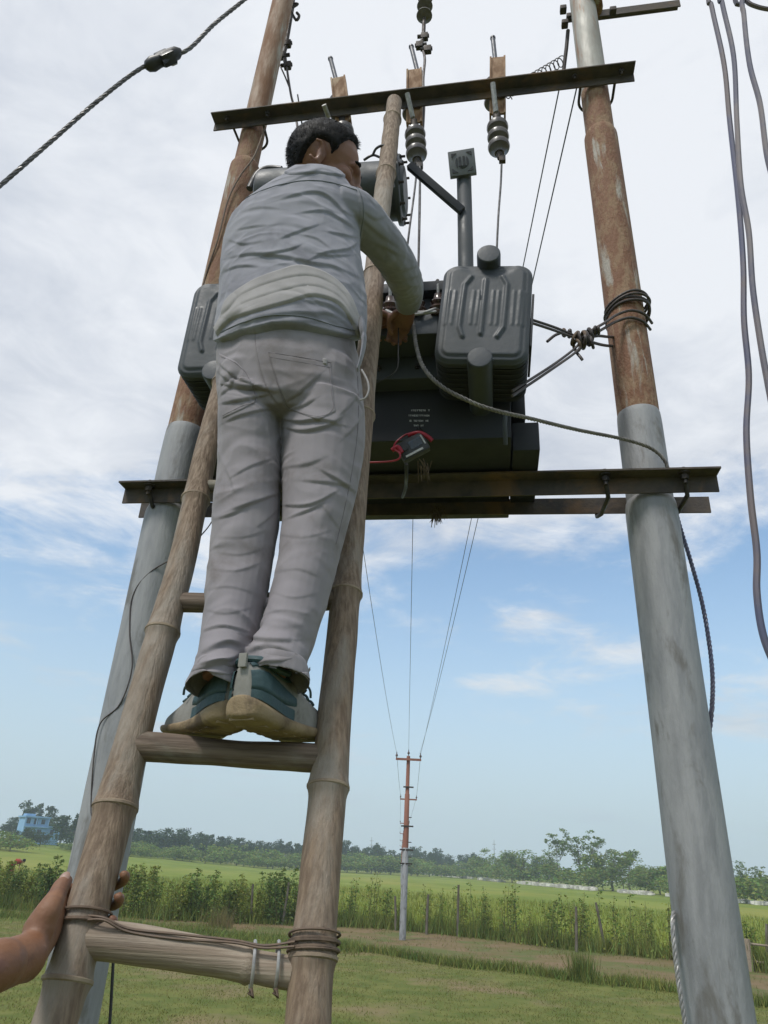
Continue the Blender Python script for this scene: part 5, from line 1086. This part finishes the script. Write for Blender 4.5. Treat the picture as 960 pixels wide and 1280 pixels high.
def obj_of(name, me, loc=(0, 0, 0), parent=None, rz=0.0, sc=1.0):
    o = bpy.data.objects.new(name, me); COL.objects.link(o); o.location = tuple(map(float, loc)); o.parent = parent; o.rotation_euler = (0, 0, rz); o.scale = (sc,) * 3 if np.isscalar(sc) else sc; return o
# ---- trees
def tree_meshes(seed, h, spread, n, leaf, m, kind='round'):
    rng = np.random.default_rng(seed); lim = []; tips = []; th = h * (.42 if kind != 'palmy' else .5)
    tr_ = [V3(0, 0, -.3), V3(rng.normal(0, .02) * h, rng.normal(0, .02) * h, th * .5), V3(rng.normal(0, .03) * h, rng.normal(0, .03) * h, th)]
    r0 = h * (.022 if kind != 'airy' else .011)
    lim.append(tube(smooth_path(tr_ + [tr_[-1] + V3(0, 0, h * .3)], 4), np.linspace(r0, r0 * .3, 13), 7))
    nb = 9 if kind != 'airy' else 13
    for k in range(nb):
        a = rng.uniform(0, 6.28); z0 = th * rng.uniform(.55, 1.25) if kind != 'airy' else h * rng.uniform(.25, .75); e = V3(math.cos(a), math.sin(a), 0) * spread * rng.uniform(.35, .85); s = V3(tr_[1][0], tr_[1][1], min(z0, th + h * .25))
        q = s + e + V3(0, 0, h * rng.uniform(.12, .38)); q[2] = min(q[2], h * .95); lim.append(tube(smooth_path([s, (s + q) / 2 + V3(0, 0, -.03 * h), q], 4), np.linspace(r0 * .45, r0 * .1, 9), 5)); tips.append(q)
        if kind == 'airy': tips.append((s + q * 2) / 3)
    tips.append(tr_[-1] + V3(0, 0, h * .40)); tips.append(tr_[-1] + V3(0, 0, h * .2))
    cl = []
    w = rng.uniform(.5, 1.4, len(tips)); w /= w.sum()
    for t, wi in zip(tips, w):
        m_ = int(n * wi * .85); rr = spread * (rng.uniform(.28, .46) if kind != 'airy' else rng.uniform(.14, .24)); d = rng.normal(0, 1, (m_, 3)); d /= np.linalg.norm(d, axis=1)[:, None]; rad = rr * rng.random(m_) ** .45
        # sub-clumps give light and dark masses
        cc = rng.normal(0, 1, (7, 3)); cc /= np.linalg.norm(cc, axis=1)[:, None]; pick = rng.integers(0, 7, m_); p = t + cc[pick] * rr * .75 * np.array([1, 1, .75]) + d * (rad * .55)[:, None] * np.array([1, 1, .8]); cl.append(p)
    P = np.concatenate(cl); P = P[P[:, 2] > h * .12]
    if kind == 'round':
        lowr = rng.normal(0, 1, (int(n * .22), 3)) * np.array([spread * .42, spread * .42, h * .10]) + np.array([0, 0, h * .32]); P = np.concatenate([P, lowr[lowr[:, 2] > .3]])
    v, f = leaves(P, leaf, rng)
    return _mesh('trunk', join(*lim), MT['bark'], True), fast_mesh('crown', v, f, m)
TV = {}
for k in range(4): TV['far%d' % k] = tree_meshes(20 + k, 9, 4.6, 2600, .55, MT['leaf_far'])
for k in range(3): TV['mid%d' % k] = tree_meshes(40 + k, 7, 3.2, 2600, .30, MT['leaf_mid'])
for k in range(4): TV['airy%d' % k] = tree_meshes(60 + k, 8, 2.6, 1500, .26, MT['leaf_thin'], 'airy')
for k in range(3): TV['bush%d' % k] = tree_meshes(80 + k, 3.2, 3.0, 1700, .30, MT['leaf_mid'])
def plant_tree(name, key, p, h, label, group, rz=0, wide=1.0):
    base = {'far': 9, 'mid': 7, 'airy': 8, 'bush': 3.2}[key.rstrip('0123456789')]; s = h / base
    r = thing(name, label, 'tree' if 'bush' not in key else 'bush', p, group); r.rotation_euler = (0, 0, rz); r.scale = (s * wide, s * wide, s)
    for nm, me in zip(('trunk', 'crown'), TV[key]): obj_of(nm, me, (0, 0, 0), r)
    return r
rt = random.Random(5)
def ordw(i):
    a = ['first', 'second', 'third', 'fourth', 'fifth', 'sixth', 'seventh', 'eighth', 'ninth', 'tenth', 'eleventh', 'twelfth', 'thirteenth', 'fourteenth', 'fifteenth', 'sixteenth', 'seventeenth', 'eighteenth', 'nineteenth']
    tn = {2: 'twenty', 3: 'thirty', 4: 'forty', 5: 'fifty', 6: 'sixty', 7: 'seventy', 8: 'eighty', 9: 'ninety'}; tt = {2: 'twentieth', 3: 'thirtieth', 4: 'fortieth', 5: 'fiftieth', 6: 'sixtieth', 7: 'seventieth', 8: 'eightieth', 9: 'ninetieth'}
    n = i + 1
    return a[n - 1] if n < 20 else tt[n // 10] if n % 10 == 0 else tn[n // 10] + '-' + a[n % 10 - 1]
def land_pt(px_, d):
    q = at(px_, 1080, 1.0); a = math.atan2(q[0], 1.0); x, y = d * math.sin(a), d * math.cos(a); return V3(x, y, float(land_z(np.array(x), np.array(y))) - .05)
def h_for(px_, p, ytop):    # height that reaches a given photograph row
    dd = ray(px_, ytop); return CAM_H + dd[2] * (p[1] / dd[1]) - p[2]
def side_words(x):
    return 'at the left edge of the picture' if x < 70 else 'between the leaning pole and the ladder' if x < 375 else 'right of the ladder, near the line poles' if x < 590 else 'beyond the stone line on the right'
far_spec = [(-14, 1010, 150), (5, 1018, 225), (26, 1034, 178), (44, 1038, 182), (20, 1030, 232), (36, 1001, 222), (57, 1030, 215), (70, 1022, 205), (84, 1014, 175), (98, 1020, 190), (112, 1032, 200),
            (150, 1038, 190), (163, 1033, 200), (176, 1040, 195), (189, 1036, 210), (203, 1034, 205), (214, 1042, 215), (223, 1033, 210), (237, 1042, 225), (250, 1043, 220), (262, 1041, 225), (274, 1049, 220), (284, 1043, 230), (298, 1047, 235), (310, 1052, 230), (322, 1048, 240), (336, 1051, 240), (349, 1054, 245), (362, 1050, 245), (374, 1054, 250), (388, 1050, 250), (402, 1052, 250), (418, 1048, 255),
            (432, 1047, 260), (446, 1055, 255), (460, 1058, 265), (474, 1054, 270), (489, 1060, 275), (503, 1064, 280), (516, 1058, 280), (530, 1062, 285), (545, 1057, 290), (560, 1066, 290), (574, 1068, 290), (588, 1066, 300), (602, 1070, 300), (640, 1066, 310), (668, 1072, 300), (820, 1086, 260), (850, 1080, 240), (880, 1092, 240), (918, 1094, 250), (950, 1096, 240), (985, 1098, 240)]
far_spec = sorted(q for q in far_spec if -8 < q[0] < 968)
for i, (x, yt, d) in enumerate(far_spec):
    p = land_pt(x, d); h = h_for(x, p, yt)
    plant_tree('far_tree', 'far%d' % (i % 4), p, h, '%s hazy tree from the left in the far treeline' % ordw(i), 'far treeline', rt.uniform(0, 6.28), max(.8, min(1.5, 9 / h * 1.0)))
# low scrub filling the foot of the far treeline
for i, x in enumerate([q for q in range(-7, 610, 13) if not 8 < q < 72]):
    p = land_pt(x + rt.uniform(-4, 4), 150 + x * .16 + rt.uniform(-8, 8)); 
    plant_tree('far_bush', 'bush%d' % (i % 3), p, rt.uniform(1.3, 2.8) * (1.0 + .002 * x), '%s scrub bush from the left at the far treeline foot' % ordw(i), 'scrub at the far treeline', rt.uniform(0, 6.28), 1.7)
# the nearer group on the right, behind the stone line
near_spec = [(608, 1060, 125, 'mid0'), (655, 1059, 118, 'mid1'), (640, 1074, 130, 'bush0'), (686, 1060, 120, 'airy0'), (700, 1042, 116, 'airy1'), (722, 1036, 112, 'airy2'), (738, 1045, 114, 'airy3'), (752, 1060, 116, 'airy0'), (764, 1058, 112, 'mid2'), (776, 1066, 108, 'airy1'), (786, 1070, 110, 'mid0'), (806, 1078, 108, 'mid1'), (822, 1084, 112, 'bush1'), (700, 1080, 124, 'bush2'), (672, 1078, 128, 'bush1'), (735, 1082, 120, 'bush0'), (926, 1076, 95, 'airy2'), (952, 1082, 92, 'airy3'), (905, 1096, 104, 'bush1'), (938, 1094, 110, 'bush2'), (965, 1096, 100, 'bush0'), (985, 1090, 100, 'mid2'), (845, 1092, 112, 'bush0'), (870, 1094, 112, 'bush1'), (625, 1080, 140, 'bush2')]
nl = ['dense rounded small tree leftmost beyond the stone line', 'dark bushy tree just left of the tall airy trees', 'low bush between the two dense trees', 'thin tree on the left flank of the tall airy trees', 'tall thin-leaved tree, second highest of the group', 'tallest airy tree with open crown beyond the stone line', 'open-crowned tree just right of the tallest one', 'thin tree right of the open-crowned trees', 'full green tree right of the airy trees', 'slender tree between two fuller green trees', 'rounded green tree nearer to the big steel pole', 'broad low tree beside the big steel pole', 'low bush touching the big steel pole in view', 'bush under the second highest airy tree', 'bush beside the dark bushy tree', 'bush at the foot of the tallest airy tree', 'small airy tree in the gap right of the big steel pole', 'airy sapling at the far right edge', 'low bush just right of the big steel pole', 'low bush at the right edge under the sapling', 'bush at the right border of the picture', 'tree cut off by the right border', 'low bush hidden partly by the big steel pole', 'bush behind the big steel pole', 'far small bush left of the dense trees']
for (x, yt, d, k), lb in zip(near_spec, nl):
    dl_ = gr(x, float(np.interp(x, [520, 610, 720, 850, 975], [1092, 1101, 1111.5, 1122, 1133.5]))); d = float(np.hypot(dl_[0], dl_[1])) * (1.04 + .08 * ((x * 7) % 5) / 5); p = land_pt(x, d); plant_tree('field_tree' if 'bush' not in k else 'field_bush', k, p, h_for(x, p, yt), lb, 'trees beyond the stone line', rt.uniform(0, 6.28), 1.6 if 'airy' not in k else 1.2)
# ---- stone line
A_, B_, C3_ = gr(520, 1092), gr(720, 1111.5), gr(975, 1133.5); ln = smooth_path([A_, gr(610, 1101), B_, gr(850, 1122), C3_], 60); g = []
rng = np.random.default_rng(9)
for k in range(900):
    t = rng.random() ** .75 * (len(ln) - 1)
    if mnoise.noise(Vector((t * .11, 2.5, 0))) < -.12 + .25 * (rng.random() - .5): continue
    p = ln[int(t)] + (ln[min(int(t) + 1, len(ln) - 1)] - ln[int(t)]) * (t % 1); p = p + np.array([rng.normal(0, .35), rng.normal(0, .5), 0]); s = rng.uniform(.28, .62) * min(1.25, math.hypot(p[0], p[1]) / 130)
    v, f = ball(p + V3(0, 0, s * .45), (s * rng.uniform(.8, 1.5), s, s * rng.uniform(.6, 1.0)), n=6); g.append((v, f))
o = part('stone_line', join(*g), MT['stonew'], None, False); tag(o, 'long pale line of heaped white stones across the far field', 'stones', kind='stuff')
# ---- hedge: separate leafy shrubs along the fence
def shrub_mesh(seed, h, n, leaf, m, nst=5, spread=.45):
    rng = np.random.default_rng(seed); st = []; P = []
    for k in range(nst):
        a = rng.uniform(0, 6.28); b = V3(rng.normal(0, .10), rng.normal(0, .10), 0); hh = h * rng.uniform(.65, 1.0); t = b + V3(math.cos(a) * spread * rng.uniform(.2, .8), math.sin(a) * spread * rng.uniform(.2, .8), hh)
        q = smooth_path([b - V3(0, 0, .05), (b + t) / 2 + V3(rng.normal(0, .05), rng.normal(0, .05), 0), t], 5); st.append(tube(q, np.linspace(.013, .004, len(q)), 5))
        m_ = n // nst; u = rng.random(m_) ** .8; pos = q[np.minimum((u * (len(q) - 1)).astype(int), len(q) - 1)]; wd = (.30 * (1 - u) + .09)[:, None]; P.append(pos + rng.normal(0, 1, (m_, 3)) * np.array([1, 1, .5]) * wd * .6)
    P = np.concatenate(P); P[:, 2] = np.abs(P[:, 2]) + .02; v, f = leaves(P, leaf, rng, asp=2.0); return _mesh('stems', join(*st), MT['stem'], True), fast_mesh('foliage', v, f, m)
SH = [shrub_mesh(100 + k, 1.9, 1150, .10, MT[('leaf_hedge', 'leaf_lime', 'leaf_dark')[k % 3]], 5 + k % 3, .5) for k in range(6)]
SHT = [shrub_mesh(120 + k, 1.9, 300, .10, MT[('leaf_hedge', 'leaf_lime')[k % 2]], 4, .35) for k in range(4)]
rh = random.Random(11)
hl_ = np.concatenate([[0], np.cumsum(np.hypot(*np.diff(HEDGE, axis=0).T))])
def hedge_at(s): return V3(np.interp(s, hl_, HEDGE[:, 0]), np.interp(s, hl_, HEDGE[:, 1]), 0)
s = 12.0; k = 0; zc = {}
while s < hl_[-1] - 8:
    p = hedge_at(s); p[0] += rh.gauss(0, .18); p[1] += rh.gauss(0, .35) + .3; xp = pix(p)[0][0][0]
    if -40 < xp < 1000:
        thin = xp > 395
        me = (SHT if thin else SH)[rh.randrange(4 if thin else 6)]
        nearw = 'left of the leaning ladder rail' if xp < 130 else 'between the ladder rails' if xp < 390 else 'near the first line pole' if xp < 600 else 'left of the big steel pole' if xp < 850 else 'right of the big steel pole'
        r = thing('hedge_shrub', ('%s %s hedge shrub from the left, ' % (ordw(zc.setdefault(nearw, 0)), 'thin weedy' if thin else 'dense leafy')) + nearw, 'shrub', p, 'shrubs along the fence'); zc[nearw] += 1; sc = rh.uniform(.58, 1.0) if not thin else rh.uniform(.5, 1.0); r.scale = (sc * 1.05, sc * 1.05, sc); r.rotation_euler = (0, 0, rh.uniform(0, 6.28))
        obj_of('stems', me[0], (0, 0, 0), r); obj_of('foliage', me[1], (0, 0, 0), r)
    s += rh.uniform(.26, .48) if (pix(hedge_at(s))[0][0][0] < 395) else rh.uniform(.30, .52); k += 1
# ---- fence posts
for i, (x, yt, yb, lean, lb) in enumerate([(572, 1106, 1162, 0.02, 'tall straight grey fence post right of the first line pole'), (495, 1120, 1155, -0.02, 'dark short fence post just left of the first line pole'), (533, 1118, 1160, 0.04, 'weathered fence post between the line pole and the tall post'), (720, 1133, 1182, 0.0, 'fence post with a dark top behind the grass tuft'), (758, 1128, 1180, -0.22, 'crooked fence post bent over towards the line pole'), (957, 1155, 1205, 0.02, 'dark post at the right border'), (315, 1105, 1145, 0.02, 'dark post in the thick hedge between the ladder rails'), (352, 1103, 1148, 0.15, 'slanting post in the hedge beside the straight ladder rail')]):
    b = gr(x, yb + 8); t = at(x + lean * 60, yt, b[1]); q = smooth_path([b - V3(0, 0, .2), (b + t) / 2 + V3(.03 * math.sin(i * 3), 0, 0), t], 5); solo('fence_post', tube(q, np.linspace(.05, .036, len(q)) * (1 + .12 * np.sin(np.arange(len(q)) * 2.1 + i)), 9), MT['post'], lb, 'fence post', 'posts in the hedge')
b = gr(939, 1214); solo('wooden_stake', tube([b - V3(0, 0, .1), b + V3(0, 0, .35), b + V3(.01, 0, .74)], [.08, .085, .075], 8), MT['bamboopale'], 'pale wooden stump post right of the big steel pole', 'post')
for kk, hz in enumerate((.22, .62)):
    solo('fence_rail', tube([b + V3(-.9, .2, hz), b + V3(-.2, .1, hz + .02), b + V3(.55, .0, hz - .02)], .03, 7), MT['bamboopale'], ('lower' if kk == 0 else 'upper') + ' thin rail at the pale stump post', 'rail')
# ---- grasses (uncountable)
def blades(name, P, hgt, m, label, lean=.35, wd=.012, seed=1):
    rng = np.random.default_rng(seed); n = len(P); a = rng.uniform(0, 6.28, n); h = hgt * rng.uniform(.5, 1.3, n) if np.isscalar(hgt) else hgt * rng.uniform(.6, 1.2, n); w_ = wd * rng.uniform(.7, 1.4, n)
    s = np.stack([np.cos(a), np.sin(a), 0 * a], 1) * w_[:, None]; d = np.stack([rng.normal(0, lean, n), rng.normal(0, lean, n), np.ones(n)], 1); tip_ = P + d * h[:, None]
    v = np.stack([P - s, P + s, tip_], 1).reshape(-1, 3); f = np.arange(3 * n).reshape(-1, 3)
    o = obj_of(name, fast_mesh(name, v, f, m)); return tag(o, label, 'grass', kind='stuff')
rng = np.random.default_rng(4)
def scatter(n, fn):
    return np.array([fn() for _ in range(n)])
# mown lawn: short blades, denser near
n = 190000; X = rng.uniform(-14, 17, n); Y = 10.5 + rng.random(n) ** 1.3 * 17; keep = (Y < np.interp(X, STRIP[:, 0], STRIP[:, 1]) + .4) & (np.abs(X) < Y * .62 + 1.5); Pn = np.stack([X, Y, 0 * X], 1)[keep]
cl = np.array([mnoise.noise(Vector((p[0] * .7, p[1] * .7, 1))) + .6 * mnoise.noise(Vector((p[0] * 2.3, p[1] * 2.3, 4))) for p in Pn]); Pn = Pn[cl > rng.uniform(-.75, .25, len(Pn))]
dry = rng.random(len(Pn)) < .34
blades('lawn_grass', Pn[~dry], .036, MT['grass'], 'short mown grass of the foreground lawn', .6, .007, 2); blades('dry_grass', Pn[dry], .034, MT['grassdry'], 'dry yellowed blades through the foreground lawn', .7, .007, 3)
# raised grassy strip
def strip_pts(n, wdt, x0, x1, seed):
    r = np.random.default_rng(seed); X = r.uniform(x0, x1, n); Y = np.interp(X, STRIP[:, 0], STRIP[:, 1]) + r.normal(0, wdt, n) + .25 * np.sin(X * 2.3); return np.stack([X, Y, 0 * X], 1)
Ps = strip_pts(15000, .20, -1.0, 13, 5); mod = np.array([max(.12, .5 + 1.1 * mnoise.noise(Vector((p[0] * 1.1, 0, 7)))) for p in Ps]); Ps = Ps[rng.random(len(Ps)) < mod + .35]
blades('strip_grass', Ps, .20, MT['weed'], 'taller grass strip running across the lawn', .35, .010, 6)
Ps2 = strip_pts(9000, .8, -14, 0, 7); blades('strip_grass', Ps2, .17, MT['weed'], 'rough grass bank before the dense hedge', .4, .010, 8)
tu = gr(728, 1226); Pt = tu + rng.normal(0, 1, (420, 3)) * np.array([.13, .13, 0]); blades('grass_tuft', Pt, .55, MT['weed'], 'upright tuft of grass standing out of the grass strip', .22, .009, 9)
td = gr(275, 1160); Pt = td + rng.normal(0, 1, (260, 3)) * np.array([.25, .2, 0]); blades('grass_tuft', Pt, .6, MT['grassdry'], 'straw-coloured grass tuft below the dense hedge', .25, .008, 10)
# weeds along the hedge foot, sparse growth on the soil
def hedge_pts(n, wdt, off, seed, s0=10, s1=None):
    r = np.random.default_rng(seed); s_ = r.uniform(s0, s1 or hl_[-1] - 6, n); return np.stack([np.interp(s_, hl_, HEDGE[:, 0]), np.interp(s_, hl_, HEDGE[:, 1]) + r.normal(off, wdt, n), 0 * s_], 1)
Hw = hedge_pts(26000, .42, .15, 12); blades('hedge_weeds', Hw, np.array([max(.15, .42 + .55 * mnoise.noise(Vector((p[0] * 1.3, 3, p[1] * .6)))) for p in Hw]), MT['weed'], 'thick green weeds along the foot of the fence hedge', .25, .014, 13)
Hw = hedge_pts(7000, .5, .3, 14, 33); Hw = Hw[np.array([mnoise.noise(Vector((p[0] * 1.6, 8, p[1] * .5))) for p in Hw]) > .05]; blades('hedge_weeds', Hw, .85, MT['weed'], 'tall weed stalks between the thin hedge shrubs', .18, .010, 15)
X = rng.uniform(-14, 14, 16000); lo2 = np.interp(X, STRIP[:, 0], STRIP[:, 1]); hi2 = np.interp(X, HEDGE[:, 0], HEDGE[:, 1]); Y = lo2 + (hi2 - lo2) * rng.random(16000); Pd = np.stack([X, Y, 0 * X], 1); kk = np.array([mnoise.noise(Vector((p[0] * .8, p[1] * .8, 9))) for p in Pd]); Pd = Pd[kk > rng.uniform(-.25, .5, len(Pd))]
blades('soil_grass', Pd, .07, MT['grassdry'], 'sparse dry grass on the bare soil', .6, .008, 16)
# paddy blades just beyond the hedge so the field has a nap
X = rng.uniform(-45, 45, 42000); Y = np.interp(X, HEDGE[:, 0], HEDGE[:, 1]) + .8 + rng.random(42000) ** 1.6 * 45; MT['paddyb'] = mat('paddy_blades', (.18, .215, .032), (.22, .24, .045), .3, rough=.7, island=.25, trans=.3, spec=.2)
blades('paddy_plants', np.stack([X, Y, 0 * X], 1), .35, MT['paddyb'], 'young green paddy growing beyond the hedge', .3, .022, 17)
# ---- blue house
hp0 = land_pt(34, 195); hs = 128 / 905 * 1.02; zt_ = CAM_H + (ray(40, 1020)[2] / ray(40, 1020)[1]) * hp0[1]; hh = zt_ - hp0[2]
hd_ = V3(hp0[0], hp0[1], 0) / np.hypot(hp0[0], hp0[1]); hx = V3(hd_[1], -hd_[0], 0) * .96 + hd_ * .28; hx /= np.linalg.norm(hx); hy = V3(-hx[1], hx[0], 0)
hr_ = thing('house', 'blue two-storey house with a flat roof among the far trees', 'house', hp0); bx2 = lambda nm, a0, a1, b0, b1, z0, z1, m, par=None: part(nm, box(hp0 + hx * (a0 + a1) / 2 + hy * (b0 + b1) / 2 + ZZ * (z0 + z1) / 2, (a1 - a0) / 2, (b1 - b0) / 2, (z1 - z0) / 2, (hx, hy, ZZ)), MT[m], par or hr_, False)
wl_ = bx2('wall', -2.6, 2.4, 0, 5, 0, hh - .3, 'bluewall'); rf = bx2('roof', -2.9, 2.75, -.5, 5.2, hh - .3, hh, 'bluewall'); bx2('parapet', -2.5, -.6, .2, 3, hh, hh + .45, 'bluewall', rf)
ann = bx2('annex', 2.41, 5.6, .4, 4, 0, hh - 2.1, 'bluewall'); bx2('annex_roof', 2.3, 5.9, 0, 4.3, hh - 2.1, hh - 1.85, 'bluewall', ann); bx2('floor_slab', -2.8, 2.6, -.45, -.01, hh - 2.3, hh - 2.1, 'bluewall')
for a0, a1, z0, z1 in ((-2.3, -1.5, hh - 1.6, hh - .5), (-.7, .1, hh - 1.7, hh - .5), (.9, 1.7, hh - 1.6, hh - .6), (-2.2, -1.3, hh - 4.3, hh - 2.5), (.4, 1.3, hh - 3.8, hh - 2.7), (3.4, 4.2, hh - 3.6, hh - 2.6)):
    wn = bx2('window', a0, a1, -.06 if a0 < 2.4 else .34, -.012 if a0 < 2.4 else .388, z0, z1, 'darkglass'); bx2('window_sill', a0 - .08, a1 + .08, -.14 if a0 < 2.4 else .28, -.02 if a0 < 2.4 else .38, z0 - .1, z0, 'bluewall', wn)
for a in (-2.7, -.2, 2.4): bx2('column', a - .1, a + .1, -.45, -.25, hh - 2.1, hh - .3, 'bluewall')
# ---- field worker bending in the paddy
wp = land_pt(16, 66); wk = thing('person', 'tiny bending figure in red clothes working in the paddy', 'person', wp)
v, f = remesh(join(tube(smooth_path([wp + V3(0, 0, 0), wp + V3(.05, 0, .45), wp + V3(0, 0, .85)], 4), [.09] * 9, 10), tube(smooth_path([wp + V3(0, 0, .8), wp + V3(.3, 0, 1.05), wp + V3(.55, 0, 1.02)], 4), [.16] * 9, 10), ball(wp + V3(.75, 0, 1.08), .12), tube([wp + V3(.5, 0, 1.0), wp + V3(.6, -.1, .45)], .05, 8)), .03, 2); part('body', (v, f), MT['skin'], wk)
v, f = join(loft([wp + V3(x, 0, z) for x, z in ((.0, .05), (.03, .5), (.0, .85), (.25, 1.03), (.5, 1.06), (.62, 1.02))], [V3(0, .2, 0), V3(0, .2, 0), V3(0, .22, 0), V3(0, .24, 0), V3(0, .22, 0), V3(0, .12, 0)], [V3(.2, 0, 0), V3(.2, 0, 0), V3(.15, 0, .12), V3(-.05, 0, .2), V3(-.05, 0, .17), V3(-.03, 0, .1)], 14)); part('red_clothes', (v, f), MT['redcloth'], wk)
part('hair', ball(wp + V3(.77, 0, 1.13), .125), MT['hair'], wk)
# ---- distant masts
for x, yt, d, lb in ((463, 1046, 420, 'faint mast above the treeline right of the ladder'), (618, 1050, 430, 'faint mast above the treeline left of the field trees'), (915, 1072, 380, 'faint mast right of the big steel pole')):
    p = land_pt(x, d); h = h_for(x, p, yt); mr = thing('mast', lb, 'mast', p); part('shaft', tube([p, p + V3(0, 0, h)], [.35, .12], 6), MT['galv'], mr)
    for q in (.75, .88): part('crossbar', box(p + V3(0, 0, h * q), 1.0, .1, .1, (V3(1, 0, 0), V3(0, 1, 0), ZZ)), MT['galv'], mr)
# ================================================================== humid air
hb_ = box(V3(0, 0, 20), 700, 700, 22, (V3(1, 0, 0), V3(0, 1, 0), ZZ)); hz = part('haze', hb_, None, None, False); hz['kind'] = 'stuff'; hz['label'] = 'thin bluish haze over the fields'
hm = bpy.data.materials.new('haze_air'); hm.use_nodes = True; t_ = hm.node_tree; t_.nodes.clear(); pv_ = t_.nodes.new('ShaderNodeVolumePrincipled'); ov = t_.nodes.new('ShaderNodeOutputMaterial'); pv_.inputs['Density'].default_value = .0009; pv_.inputs['Color'].default_value = (.72, .84, .98, 1); pv_.inputs['Anisotropy'].default_value = .2; t_.links.new(pv_.outputs[0], ov.inputs['Volume']); hz.data.materials.append(hm)
